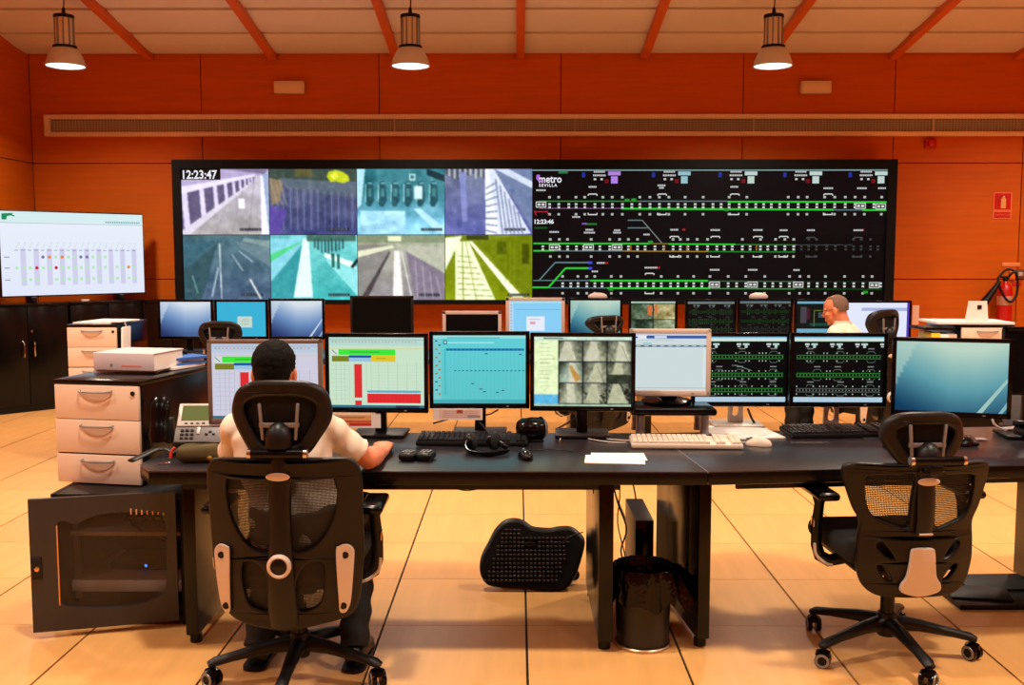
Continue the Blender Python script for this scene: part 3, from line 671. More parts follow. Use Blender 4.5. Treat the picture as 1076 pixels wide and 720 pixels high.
s.poly([(.015, .03), (.09, .02), (.075, .05), (.05, .06), (.045, .1), (.015, .1)], (20, 140, 90), 3); s.poly([(.06, .02), (.1, .05), (.095, .065), (.055, .035)], (20, 140, 90), 3)
for i in range(20):
    u = .10+i*.0435
    if i % 2 == 1: s.rect(u-.018, .44, u+.018, .88, (208, 208, 236), 2)
    for j, v in enumerate((.54, .67, .81)):
        if (j == 0 and not 4 <= i <= 14) or (j == 2 and (i < 1 or hsh(i, 3) < .12)) or (j == 1 and i == 15): continue
        c = (182, 232, 190)
        if j == 0 and i == 5 or (j == 0 and i == 7) or (j == 1 and i == 18): c = (236, 130, 60)
        if j == 1 and i in (3, 6): c = (196, 30, 60)
        if j == 0 and i in (4, 10, 11): c = (120, 120, 160)
        s.poly([(u+.012*cos(a*pi/4), v+.021*sin(a*pi/4)) for a in range(8)], c, 3)
    s.rect(u-.012, .455, u+.012, .462, (110, 110, 130), 3)
    s.line(u, .44, u+.02, .36, .004, (190, 190, 200), 3)
for v in (.54, .67, .81): s.rect(.02, v-.006, .055, v+.006, (150, 150, 170), 3)
s.obj('screen', tv, (0, -0.001, zb-CHT+TVH/2))

# ================================================================ wall bits at right
p = aty(1053, 216, YW)
t = thing('extinguisher_sign', 'red sign with a pale fire extinguisher symbol high on the wall above the extinguisher', 'sign', (p.x, YW-0.004, p.z))
obj('board', bx((0, 0, 0), (0.205, 0.006, 0.29)), mat('sign_cream', (226, 110, 70), 0.5), t)
obj('red_field', bx((0, -0.004, 0.043), (0.175, 0.003, 0.175)), RED, t); obj('red_field', bx((0, -0.004, -0.103), (0.175, 0.003, 0.062)), RED, t)
e = lathe(nb(), [(0.001, 0.06), (0.012, 0.055), (0.014, 0.035), (0.027, 0.025), (0.027, -0.075), (0.001, -0.075)], (0.01, -0.006, 0.045), n=10)
bmesh.ops.scale(e, vec=(1, 0.05, 1), verts=e.verts, space=Matrix.Translation((0, 0.006, 0)))
obj('extinguisher_symbol', e, mat('sign_symbol', (226, 160, 90), 0.5), t)
obj('hose_symbol', tube(nb(), [(0.0, -0.006, 0.10), (-0.03, -0.006, 0.09), (-0.04, -0.006, 0.05), (-0.045, -0.006, 0.0)], 0.004), mat('sign_symbol2', (150, 20, 14), 0.5), t)
text('lettering', 'EXTINTOR', 0.036, (-0.078, -0.0065, -0.115), mat('sign_cream', (226, 110, 70)), t)
ex = aty(1052, 330, YW-0.13)
t = thing('fire_extinguisher', 'red fire extinguisher with a black hose and horn on the wall behind the right pedestal', 'extinguisher', (ex.x+0.03, YW-0.13, 0.76))
obj('cylinder', lathe(nb(), [(0.001, 0), (0.07, 0.0), (0.078, 0.02), (0.078, 0.40), (0.065, 0.45), (0.03, 0.475), (0.022, 0.50), (0.001, 0.50)], n=28), RED, t)
obj('label_band', lathe(nb(), [(0.0785, 0.24), (0.0785, 0.34)], n=28), mat('ext_label', (206, 150, 130), 0.5), t)
obj('valve', ell(ell(nb(), (0, 0, 0.52), (0.03, 0.03, 0.03)), (-0.03, 0, 0.545), (0.06, 0.014, 0.012)), BLACK, t)
obj('hose', tube(nb(), [(0, -0.02, 0.52), (0.06, -0.06, 0.60), (0.10, -0.06, 0.52), (0.09, -0.08, 0.36), (0.02, -0.10, 0.28), (-0.05, -0.10, 0.33), (-0.12, -0.08, 0.50), (-0.06, -0.05, 0.59), (0.02, -0.03, 0.63), (0.09, -0.05, 0.60)], 0.013, sm=6), BLACK, t)
obj('horn', loft(nb(), [((-0.10, -0.08, 0.50), 0.02, 0.02), ((-0.17, -0.09, 0.40), 0.032, 0.032), ((-0.28, -0.10, 0.25), 0.05, 0.05)]), BLACK, t)
obj('bracket', bx((0, 0.095, 0.25), (0.05, 0.05, 0.3)), GREYM, t)
def wallbox(name, px, py, w_, h_, m, lb, cat, d=0.03, inner=None):
    p = aty(px, py, YW); t = thing(name, lb, cat, (p.x, YW, p.z)); obj('cover', bx((0, -d/2, 0), (w_, d, h_), 0.006), m, t)
    if inner: obj('insert', bx((0, -d-0.002, 0), (w_*.6, 0.008, h_*.45), 0.003), inner, t)
    return t
wallbox('wall_label', 1062.5, 278, 0.20, 0.045, mat('wall_strip', (226, 140, 80), 0.5), 'pale label strip on the wall beside the extinguisher hose', 'label', 0.008)
wallbox('call_point', 1063, 289, 0.06, 0.10, mat('orange_box', (230, 110, 30), 0.5), 'small orange box on the wall under the pale label strip', 'box', 0.03)
wallbox('wall_socket', 1071, 288, 0.08, 0.10, mat('socket_grey', (90, 66, 60), 0.4), 'small dark grey wall switch with a pale insert at the right edge', 'switch', 0.03, mat('socket_light', (190, 170, 160), 0.4))
wallbox('wall_label', 1068, 298.5, 0.10, 0.04, RED, 'small red label on the wall under the dark switch', 'label', 0.008)
wallbox('wall_notice', 962, 332, 0.075, 0.235, mat('notice_pink', (236, 196, 176), 0.6), 'narrow pale notice on the wall right of the widescreen monitor', 'notice', 0.006)

# ================================================================ PEDESTALS
def pedestal(lb, x, y, z, rz, wd=0.37, ht=0.455, dp=0.60):
    t = thing('drawer_pedestal', lb, 'drawer unit', (x, y, z), rz)
    obj('body', bx((0, dp/2, ht/2), (wd, dp-0.004, ht-0.02), 0.002), LAMIN, t)
    obj('top', bx((0, dp/2-0.006, ht-0.009), (wd+0.004, dp+0.014, 0.018), 0.002), LAMIN, t)
    hs = (0.150, 0.148, 0.128); zz = ht-0.020
    for k, h in enumerate(hs):
        d = obj('drawer', bx((0, -0.008, zz-h/2), (wd-0.012, 0.018, h-0.003), 0.002), CREAM, t)
        z_ = zz-0.024
        obj('handle', tube(nb(), [(-0.075, -0.015, z_), (-0.068, -0.034, z_-0.004), (0, -0.040, z_-0.006), (0.068, -0.034, z_-0.004), (0.075, -0.015, z_)], 0.0042), GREYM, d)
        obj('handle_recess', plate([(-0.07, z_-0.006), (0.07, z_-0.006), (0.055, z_-0.030), (0.02, z_-0.044), (-0.02, z_-0.044), (-0.055, z_-0.030)], th=0.003, bevel=0.0005, y=-0.0185), mat('recess_cream', (196, 168, 146), 0.5), d)
        if k == 0: obj('lock', lathe(nb(), [(0.010, 0), (0.010, 0.005), (0.001, 0.006)], (wd/2-0.03, -0.017, zz-0.032), rot=(pi/2, 0, 0), n=14), BLACK, d)
        zz -= h
        if k == 1: zz -= 0.004
    return t
def rack(lb, x, y, wd, ht, dp, rz=0, open_front=True):
    t = thing('equipment_rack', lb, 'rack', (x, y, 0), rz)
    for s in (-1, 1): obj('side_panel', bx((s*(wd/2-0.012), dp/2, ht/2), (0.024, dp, ht), 0.002), BLACK, t)
    obj('top', bx((0, dp/2, ht-0.012), (wd-0.05, dp, 0.024), 0.002), BLACK, t); obj('bottom', bx((0, dp/2, 0.03), (wd-0.05, dp, 0.03), 0.002), BLACK, t)
    obj('back_panel', bx((0, dp-0.01, ht/2), (wd-0.05, 0.015, ht-0.05)), mat('rack_back', (96, 74, 56), 0.7), t)
    return t
pa = at(61.5, 511, 4.36); pb = at(151, 513.5, 4.28)
PZ = 0.56
ra = math.atan2(pb.y-pa.y, pb.x-pa.x)
RX0, RX1 = atz(50, 524, PZ), 0
rk = rack('open fronted black equipment rack under the near drawer pedestal', -1.665, 4.07, 0.56, PZ, 0.62)
for z_, m in ((0.36, mat('rack_shelf', (170, 150, 136), 0.5)), (0.13, mat('rack_device', (190, 170, 156), 0.5))):
    obj('shelf', bx((0, 0.33, z_), (0.505, 0.45, 0.018 if z_ > .2 else 0.05), 0.002), m, rk)
obj('mounting_rail', bx((-0.235, 0.13, 0.29), (0.02, 0.02, 0.44)), GREYM, rk); obj('mounting_rail', bx((0.235, 0.13, 0.29), (0.02, 0.02, 0.44)), GREYM, rk)
dv = thing('network_switch', 'flat dark network switch with a blue light on the lower shelf of the open rack', 'network switch', (-1.66, 4.42, 0.156))
obj('case', bx((0, 0, 0.018), (0.30, 0.2, 0.034), 0.003), CHARC, dv); obj('status_light', ell(nb(), (0.01, -0.104, 0.02), (0.006, 0.004, 0.006)), emit('blue_led', (60, 110, 255), 4), dv)
dv = thing('patch_panel', 'small grey connection box on the upper shelf of the open rack', 'network box', (-1.64, 4.40, 0.37))
obj('case', bx((0, 0, 0.015), (0.22, 0.12, 0.03), 0.003), CHARC, dv)
for k in range(5): obj('port', bx((-0.08+0.04*k, -0.061, 0.015), (0.022, 0.004, 0.012)), mat('port_grey', (170, 150, 130)), dv)
for pts, lb in (([(-1.86, 4.28, 0.52), (-1.75, 4.2, 0.46), (-1.62, 4.2, 0.37), (-1.50, 4.24, 0.30), (-1.43, 4.3, 0.27)], 'black cable hanging diagonally across the open rack'),
                ([(-1.83, 4.25, 0.47), (-1.72, 4.22, 0.475), (-1.58, 4.24, 0.51), (-1.50, 4.3, 0.535)], 'thin black cable rising to the top right inside the open rack')):
    tag(obj('rack_cable', tube(nb(), pts, 0.004), BLACK), lb, 'cable')
# its glass door standing ajar (a part of the rack)
dl, dr = atz(36, 664, 0.03), atz(188, 651, 0.03); dang = math.atan2(dr.y-dl.y, dr.x-dl.x); DWd = (Vector((dr.x-dl.x, dr.y-dl.y)).length); DH = 0.545
dg_ = obj('door', plate([(0, 0), (DWd, 0), (DWd, DH), (0, DH)], [[(0.105, 0.115), (0.2, 0.085), (0.33, 0.075), (0.44, 0.09), (0.51, 0.14), (0.52, 0.28), (0.515, 0.44), (0.44, 0.468), (0.33, 0.475), (0.24, 0.465), (0.17, 0.44), (0.12, 0.455), (0.10, 0.42), (0.10, 0.25)]], th=0.022, bevel=0.002, sm=0, smh=3), mat('grey_door', (42, 41, 44), 0.35, var=0.2, scale=(40, 4, 4)), rk)
dg_.location = (dl.x-rk.location.x, dl.y-rk.location.y, 0.03); dg_.rotation_euler = (0, 0, dang); dg_['label'] = 'dark grey framed glass door standing ajar'
gm = bpy.data.materials.new('smoked_glass'); gm.use_nodes = True; g_ = gm.node_tree.nodes['Principled BSDF']
g_.inputs['Base Color'].default_value = (0.05, 0.035, 0.025, 1); g_.inputs['Roughness'].default_value = 0.08; g_.inputs['Alpha'].default_value = 0.30
obj('glass', bx((DWd*.54, 0.003, 0.275), (DWd*.82, 0.004, 0.43)), gm, dg_)
obj('edge_strip', bx((0.102, -0.008, 0.27), (0.005, 0.008, 0.33)), mat('brass_strip', (220, 160, 100), 0.3, 0.5), dg_)
obj('latch_plate', bx((0.022, -0.014, 0.265), (0.04, 0.008, 0.09), 0.003), CHARC, dg_)
obj('knob', lathe(nb(), [(0.001, 0.016), (0.009, 0.014), (0.009, 0)], (0.025, -0.016, 0.265), rot=(pi/2, 0, 0), n=14), mat('brass_knob', (230, 180, 110), 0.3, 0.8), dg_)
for k in range(7): obj('vent_slot', bx((0.385+0.021*k, -0.0125, 0.475-0.003*k), (0.005, 0.003, 0.024-0.0025*k)), mat('slot_light', (230, 170, 110), 0.6), dg_)
pedestal('black drawer pedestal with three cream drawers and a binder on top, nearest at left', (pa.x+pb.x)/2, (pa.y+pb.y)/2+0.01, PZ, ra, wd=(pb-pa).length, dp=0.58)
# far left pedestal on its rack
q = at(97, 342, 7.45)
rk2 = rack('black equipment rack under the far left drawer pedestal', q.x+0.03, q.y-0.02, 0.55, PZ, 0.62); obj('door', bx((0, -0.012, 0.28), (0.55, 0.02, 0.53), 0.003), BLACKG, rk2)
pd2 = pedestal('far left drawer pedestal with cream drawers, loose papers on top', q.x-0.0, q.y+0.0, PZ, 0.0, wd=0.38, ht=0.47)
q3 = at(1037, 342, 7.35)
rk3 = rack('black equipment rack under the far right drawer pedestal', q3.x+0.05, q3.y-0.02, 0.50, PZ, 0.62); obj('door', bx((0, -0.012, 0.28), (0.48, 0.02, 0.53), 0.003), BLACKG, rk3)
pd3 = pedestal('far right drawer pedestal with cream drawers, a white sign standing on top', q3.x, q3.y, PZ, 0.0, wd=0.39, ht=0.475)

def sheet(name, lb, cat, c, w_, d_, rz, m=PAPER, th=0.003, n=1, grp=None):
    t = None
    o = obj(name, bx((0, 0, th/2), (w_, d_, th)), m); o.location = c; o.rotation_euler = (0, 0, rz); return tag(o, lb, cat, grp)
# binder and folders on the near pedestal
TZ = PZ+0.457
c0 = Vector(((pa.x+pb.x)/2, (pa.y+pb.y)/2, TZ))
bb = atz(141, 393, TZ)
bn = thing('ring_binder', 'pale grey ring binder lying on the near drawer pedestal', 'binder', (bb.x-0.03, bb.y+0.15, TZ+0.012), ra)
obj('cover', bx((0, 0, 0.078), (0.30, 0.26, 0.005), 0.001), mat('binder_grey', (206, 196, 200), 0.5), bn); obj('cover', bx((0, 0, 0.003), (0.30, 0.26, 0.005), 0.001), mat('binder_grey', (206, 196, 200), 0.5), bn)
obj('spine', bx((0, -0.130, 0.0405), (0.30, 0.006, 0.078), 0.002), mat('binder_grey', (206, 196, 200), 0.5), bn)
obj('pages', bx((0.01, 0.0, 0.040), (0.275, 0.245, 0.066)), PAPER, bn)
obj('spine_print', bx((0.04, -0.1335, 0.022), (0.10, 0.001, 0.006)), mat('red_print', (210, 120, 110), 0.6), bn)
obj('spine_mark', bx((-0.06, -0.1335, 0.024), (0.012, 0.001, 0.014)), mat('grey_print', (120, 110, 120), 0.6), bn)
sheet('loose_paper', 'white sheet poking out under the grey binder on the near pedestal', 'paper', (bb.x-0.06, bb.y+0.16, TZ+0.001), 0.30, 0.21, ra+0.15, th=0.009)
BLUE = mat('blue_card', (40, 104, 190), 0.5)
fx = atz(178, 389, TZ)
for k, (dx_, dy_, rz_, m, lb) in enumerate(((0.015, 0.08, 0.35, PAPER, 'white sheaf of papers at the bottom of the pile right of the binder'), (0.01, 0.09, 0.55, BLUE, 'blue folder in the pile right of the binder, under white papers'),
                                          (-0.01, 0.10, 0.7, PAPER, 'white papers between the two blue folders right of the binder'), (0.02, 0.10, 0.6, BLUE, 'upper blue folder on the pile right of the binder'))):
    sheet('folder' if m is BLUE else 'paper_sheaf', lb, 'folder' if m is BLUE else 'papers', (fx.x+dx_-0.01, fx.y+dy_+0.03, TZ+0.0015+k*0.0125), 0.12, 0.24, -rz_, m, 0.011)
# far left top papers
sheet('loose_paper', 'white papers spread over the far left pedestal top', 'papers', (q.x+0.01, q.y+0.24, PZ+0.472), 0.30, 0.42, -0.15, th=0.012)
sheet('loose_paper', 'white papers hanging over the right side of the far left pedestal', 'papers', (q.x+0.13, q.y+0.18, PZ+0.485), 0.18, 0.30, -0.1, th=0.006)
pk = thing('hanging_bag', 'white plastic bag of papers hanging on the right side of the far left pedestal', 'bag', (q.x+0.215, q.y+0.08, 0.76))
obj('sheet', bx((0, 0, 0.10), (0.02, 0.15, 0.30), 0.008, rot=(0, 0.04, 0)), PAPER, pk); obj('strap', tube(nb(), [(0, 0.02, 0.24), (-0.01, 0, 0.29), (-0.03, -0.02, 0.285)], 0.006), WHITE, pk)
# right pedestal: papers, sign, file boxes
sheet('loose_paper', 'white papers spread over the far right pedestal top, under the white sign', 'papers', (q3.x-0.06, q3.y+0.22, PZ+0.477), 0.56, 0.40, -0.05, th=0.016)
sg = at(1030, 337, 7.40)
sn = thing('desk_sign', 'white upright card sign with a black symbol on the far right pedestal', 'sign', (sg.x, sg.y+0.06, PZ+0.494))
obj('board', plate([(-0.085, 0), (0.085, 0), (0.07, 0.15), (-0.062, 0.15)], th=0.012, bevel=0.001, sm=0), WHITE, sn); obj('symbol', bx((0.015, -0.008, 0.105), (0.032, 0.003, 0.032)), BLACK, sn)
obj('foot', bx((0, 0.02, 0.004), (0.14, 0.06, 0.008)), WHITE, sn)
for k, (x_, m, lb) in enumerate(((985.5, mat('yellow_file', (232, 200, 40), 0.5), 'yellow file box standing left of the far right pedestal'), (995, PAPER, 'white file box standing beside the yellow one near the far right pedestal'), (1003, mat('grey_file', (200, 176, 160), 0.5), 'pale grey file box pressed against the far right pedestal'))):
    g = at(x_, 357, 7.3); t = thing('file_box', lb, 'file box', (g.x-0.015, g.y+0.12, 0.76), 0)
    obj('case', bx((0, 0, 0.105), (0.066, 0.24, 0.21+0.02*(k == 0)), 0.003), m, t)
    for j in range(4): obj('print_line', bx((0, -0.1215, 0.17-0.02*j), (0.04, 0.001, 0.004)), mat('grey_print', (120, 110, 120), 0.6), t)
g = at(991, 357, 7.3); t = thing('shelf_unit', 'small black shelf carrying file boxes beside the far right pedestal', 'shelf', (g.x-0.03, g.y+0.13, 0))
obj('shelf_board', bx((0, 0, 0.745), (0.225, 0.28, 0.025)), LAMIN, t); obj('side_panel', bx((-0.1, 0, 0.366), (0.02, 0.28, 0.73)), LAMIN, t); obj('side_panel', bx((0.1, 0, 0.366), (0.02, 0.28, 0.73)), LAMIN, t)
obj('top_board', bx((0.0, 0, 1.01), (0.225, 0.28, 0.02)), LAMIN, t)

# ================================================================ DESKS
DZ = 0.74; DT = 0.052
def poly_slab(pts, z0, z1, bev=0.004):
    bm = nb(); vb = [bm.verts.new((x, y, z0)) for x, y in pts]; vt = [bm.verts.new((x, y, z1)) for x, y in pts]
    bm.faces.new(vb[::-1]); bm.faces.new(vt)
    for i in range(len(pts)): bm.faces.new((vb[i], vb[(i+1) % len(pts)], vt[(i+1) % len(pts)], vt[i]))
    es = [e for e in bm.edges if abs(e.verts[0].co.z-e.verts[1].co.z) < 1e-6]
    bmesh.ops.bevel(bm, geom=es, offset=bev, segments=2, profile=.5, affect='EDGES'); return bm
dl0 = atz(144, 490, DZ); dl1 = atz(158, 494, DZ); dm = atz(340, 494.5, DZ); dj = atz(744, 496, DZ); drr = atz(1076, 488.5, DZ)
b1 = atz(550, 453.5, DZ); b2 = atz(900, 448.5, DZ)
dd = (Vector((drr.x-dj.x, drr.y-dj.y, 0))).normalized(); dn = Vector((-dd.y, dd.x, 0)); DEP = 0.82
YF = dj.y
d1 = thing('control_desk', 'long dark control desk in the foreground with the seated operator and left row of monitors', 'desk', (0, YF, 0))
L_ = lambda x, y: (x, y-YF)
obj('desktop', poly_slab([L_(dl0.x, dl0.y+0.03), L_(dl0.x+0.02, dl0.y), L_(dl1.x, dl1.y-0.02), L_(dm.x, YF+0.006), L_(dj.x-0.002, YF), L_(dj.x+dn.x*DEP-0.002, dj.y+dn.y*DEP), L_(dl0.x+0.10, YF+DEP), L_(dl0.x+0.02, YF+0.60), L_(dl0.x, dl0.y+0.12)], DZ-0.005, DZ, 0.001), DESKT, d1)
obj('core', poly_slab([L_(dl0.x, dl0.y+0.03), L_(dl0.x+0.02, dl0.y), L_(dl1.x, dl1.y-0.02), L_(dm.x, YF+0.006), L_(dj.x-0.002, YF), L_(dj.x+dn.x*DEP-0.002, dj.y+dn.y*DEP), L_(dl0.x+0.10, YF+DEP), L_(dl0.x+0.02, YF+0.60), L_(dl0.x, dl0.y+0.12)], DZ-DT, DZ-0.005), LAMIN, d1)
obj('apron', bx((-0.45, 0.12, DZ-DT-0.022), (1.70, 0.018, 0.044)), LAMIN, d1); obj('cable_tray', bx((-0.45, DEP-0.12, DZ-DT-0.05), (1.55, 0.12, 0.08), 0.01), BLACK, d1)
def leg_panel(parent, x, y0, y1, th, org, rz=0, lb=None):
    bm = bx((x-org[0], (y0+y1)/2-org[1], 0.04+(DZ-DT-0.04)/2), (th, y1-y0, DZ-DT-0.041), 0.006)
    o = obj('leg_panel', bm, LAMIN, parent)
    for yy in (y0+0.05, y1-0.05): obj('foot', lathe(nb(), [(0.001, 0), (0.024, 0), (0.024, 0.03), (0.012, 0.042), (0.001, 0.042)], (x-org[0], yy-org[1], 0), n=16), BLACK, o)
    return o
pl1 = atz(202, 671, 0.03); pl2 = atz(636, 678, 0.03); pl3 = atz(739, 675, 0.03); pl4 = atz(1063, 603, 0.03)
leg_panel(d1, pl1.x, pl1.y, YF+DEP-0.06, 0.05, (0, YF)); leg_panel(d1, pl2.x, pl2.y, YF+DEP-0.02, 0.058, (0, YF))
for x_, z_ in ((pl2.x-0.031, 0.60),):
    o = obj('socket_plate', bx((x_, DEP*0.45, z_), (0.004, 0.03, 0.06), 0.001), BLACKG, d1)
d2 = thing('control_desk', 'dark control desk at right with keyboards and the empty mesh chair in front', 'desk', (dj.x, dj.y, 0), math.atan2(dd.y, dd.x))
obj('desktop', poly_slab([(0.002, 0), (2.0, 0.0), (2.0, DEP), (0.002+0.0, DEP)], DZ-0.005, DZ, 0.001), DESKT, d2)
obj('core', poly_slab([(0.002, 0), (2.0, 0.0), (2.0, DEP), (0.002, DEP)], DZ-DT, DZ-0.005), LAMIN, d2)
obj('edge_strip', bx((0.0, DEP/2, DZ-0.003), (0.003, DEP, 0.007)), GREYM, d2); obj('apron', bx((1.0, 0.12, DZ-DT-0.022), (1.7, 0.018, 0.044)), LAMIN, d2)
mw = d2.matrix_basis.inverted()
for pp, yy1 in ((pl3, 0.80), (pl4, 0.80)):
    v = Matrix.Rotation(-d2.rotation_euler.z, 4, 'Z') @ (Vector((pp.x, pp.y, 0))-Vector((dj.x, dj.y, 0)))
    xx = max(v.x, 0.03) if pp is pl3 else v.x+0.03
    leg_panel(d2, xx, 0.10 if pp is pl4 else max(v.y, 0.1), 0.80, 0.05, (0, 0))
obj('access_panel', bx((0.003, 0.42, 0.36), (0.004, 0.30, 0.52), 0.001), LAMIN, d2)
for k in range(2): obj('glide_knob', lathe(nb(), [(0.001, -0.03), (0.02, -0.03), (0.02, -0.005), (0.001, 0)], (0.42+0.55*k, 0.45, DZ-DT), n=14), BLACK, d2)

# ---------------------------------------------------------------- monitors
BARM = BLACKG
def win_wall(s, warm=False):
    a, b, c = ((186, 212, 196), (92, 156, 168), (14, 58, 92)) if warm else ((216, 226, 236), (104, 140, 190), (34, 50, 100))
    def wp(u, v):
        t = min(1.6, max(0, v*1.05+max(0, .5-u)*.75-.12+max(0, u-.75)*.5)); q = mixc(a, b, min(1, t/.6)) if t < .6 else mixc(b, c, min(1, (t-.6)/.6))
        if u < .19-.22*v/.7: q = mixc(q, a, .55)
        return q
    s.grid(40, 30, wp); s.lay = 1
    s.poly([(.74, 1), (.985, .52), (1, .50), (1, .56), (.79, 1)], mixc(b, a, .7)); s.poly([(.93, 1), (1, .84), (1, .93), (.965, 1)], mixc(b, a, .4))
def p_sheet(s, pale):
    bg = pale
    s.rect(0, 0, 1, 1, bg); s.lay = 1; s.rect(0, 0, 1, .12, mixc(bg, (150, 200, 220), .35)); s.rect(0, .03, 1, .038, mixc(bg, (90, 90, 110), .4), 2)
    for i in range(26): s.rect(.03+i*.035, .05, .05+i*.035, .075, mixc(bg, (110+90*hsh(i), 140, 150), .5), 2)
    s.rect(0, .155, 1, .162, (214, 200, 120), 2); s.rect(.10, .17, .70, .25, (60, 230, 60), 2); s.rect(.22, .205, .54, .213, (20, 100, 40), 3)
    s.rect(.02, .17, .09, .25, (210, 222, 214), 2); s.line(.03, .18, .08, .24, .01, (60, 100, 140), 3)
    s.rect(.03, .265, .21, .345, (124, 128, 30), 2); s.rect(.21, .255, .445, .29, (28, 80, 165), 2); s.rect(.21, .29, .445, .345, (150, 196, 226), 2); s.rect(.445, .25, .70, .345, (226, 196, 40), 2); s.rect(.5, .295, .6, .302, (120, 110, 20), 3)
    for i in range(9): s.rect(0.02, .40+i*.06, .20, .403+i*.06, mixc(bg, (90, 120, 130), .35), 2); s.rect(.44, .40+i*.045, .97, .402+i*.045, mixc(bg, (90, 120, 130), .2), 2)
    for u in (.07, .12, .16, .21, .255, .345, .39, .44, .52, .62, .72, .82, .92): s.rect(u, .355, u+.004, .93, mixc(bg, (90, 120, 130), .3), 2)
    s.rect(.265, .38, .345, .86, (226, 46, 50), 3); s.rect(.27, .90, .34, .965, (226, 46, 50), 3)
    for i in range(12): s.rect(.27, .42+i*.037, .34, .423+i*.037, (190, 30, 36), 4)
    s.rect(.40, .755, .965, .785, (80, 170, 210), 3); s.rect(.40, .80, .965, .935, (226, 44, 48), 3)
    for i in range(14): s.rect(.42+i*.04, .80, .423+i*.04, .935, (190, 36, 40), 4)
    s.rect(0, .965, 1, 1, (50, 110, 130), 3); s.rect(.7, .965, .95, 1, (30, 60, 90), 4)
def p_teal(s):
    s.grid(8, 8, lambda u, v: mixc((96, 206, 214), (92, 196, 200), v)); s.lay = 1
    s.rect(0, 0, 1, .045, (150, 220, 220)); s.rect(0, .045, .085, 1, (120, 204, 206)); s.rect(.15, .03, .72, .04, (60, 140, 160), 2); s.rect(.13, .095, .66, .118, (150, 226, 230), 2); s.rect(0, .945, 1, 1, (70, 170, 180), 2)
    for i in range(14): s.rect(.02+.035*(i % 2), .07+.06*(i//1), .045+.035*(i % 2), .095+.06*i, (150, 110+40*hsh(i), 90) if hsh(i, 2) > .5 else (50, 120, 140), 2)
    s.rect(.11, .07, .15, .13, (30, 80, 90), 3); s.rect(.118, .082, .142, .118, (150, 220, 220), 4); s.rect(.14, .19, .975, .225, (30, 130, 180), 2)
    for i in range(20):
        u = .14+i*.0435; s.rect(u, .195, u+.018, .22, (20, 90, 140), 3)
        for j in range(22): s.rect(u, .25+j*.031, u+.004, .262+j*.031, (64, 160, 176), 3)
        if i > 1: s.rect(u, .51, u+.022, .525, (40, 110, 120), 3)
    s.rect(.125, .2, .13, .88, (50, 140, 160), 3)
    for u, v in ((.41, .7), (.5, .78), (.54, .82), (.68, .83), (.74, .8), (.93, .27), (.56, .26)): s.rect(u, v, u+.03, v+.014, (40, 60, 90), 3)
def p_cctv(s):
    s.nz_ = 5
    s.rect(0, 0, 1, 1, (208, 222, 178)); s.lay = 1; s.rect(0, 0, 1, .06, (186, 206, 190)); s.rect(.1, .018, .3, .035, (70, 90, 90), 2); s.rect(0, .83, .25, 1, (88, 166, 206), 2); s.rect(0, .965, 1, 1, (150, 176, 150), 2)
    for i in range(12): s.rect(.06, .1+i*.055, .14+.08*hsh(i), .106+i*.055, (150, 160, 130), 2)
    s.rect(.25, .055, 1, .965, (24, 30, 34), 2)
    for r in range(3):
        for c in range(3):
            u0, v0, u1, v1 = .262+c*.246, .065+r*.302, .262+c*.246+.236, .065+r*.302+.288; k = r*3+c; t = (0.35+.3*hsh(k), .5)
            base = (150, 152, 128) if k != 3 else (140, 156, 140)
            s.grid(14, 12, nz(base, lambda u, v, k=k, base=base, t=t: mixc(base, (46, 50, 40), min(1, max(0, abs(u-t[0])*1.6-(v*.7))+(.8*(hsh(int(u*14), int(v*12), k) > .6) if k >= 7 and (v > .45 or k == 8) else 0))), 26, 6, k), (u0, v0, u1, v1), 3)
            W_, H_ = u1-u0, v1-v0; q = lambda a, b: (u0+a*W_, v0+b*H_)
            s.poly([q(t[0]-.10-.1*hsh(k, 4), .0), q(t[0]+.12, .05), q(t[0]+.2+.3*hsh(k, 5), 1), q(t[0]-.1-.35*hsh(k, 6), 1)], (182, 182, 160) if k not in (4, 5, 7, 8) else (168, 170, 142), 4)
            if k == 3: s.poly([q(.4, .2), q(.5, .15), q(.95, .8), q(.7, 1)], (176, 132, 70), 5)
            if k in (2, 4): s.line(*q(.4, .2), *q(.1, 1), .006, (60, 64, 54), 5); s.line(*q(.6, .2), *q(.9, 1), .006, (60, 64, 54), 5)
            if k == 5: s.poly([q(0, .6), q(1, .6), q(1, 1), q(0, 1)], (52, 58, 46), 5)
def p_page(s):
    s.rect(0, 0, 1, 1, (204, 218, 220)); s.lay = 1; s.rect(0, 0, 1, .09, (196, 206, 224)); s.rect(.0, .035, 1, .085, (50, 90, 170), 2); s.rect(0, .03, .17, .10, (226, 232, 236), 3); s.rect(.28, .04, .45, .08, (210, 220, 236), 3); s.rect(.02, .05, .05, .08, (60, 90, 190), 4)
    s.rect(.12, .165, .24, .18, (60, 190, 200), 3); s.rect(0, .2, 1, .235, (92, 116, 132), 2); s.rect(0, .2, .25, .235, (80, 98, 110), 3); s.rect(.08, .105, .55, .112, (170, 180, 190), 3)
    for i in range(9): s.rect(.03+i*.11, .21, .09+i*.11, .225, (190, 206, 214), 4)
    s.rect(0, .955, 1, .962, (120, 140, 150), 3); s.rect(.96, .25, .985, .95, (220, 228, 228), 2)
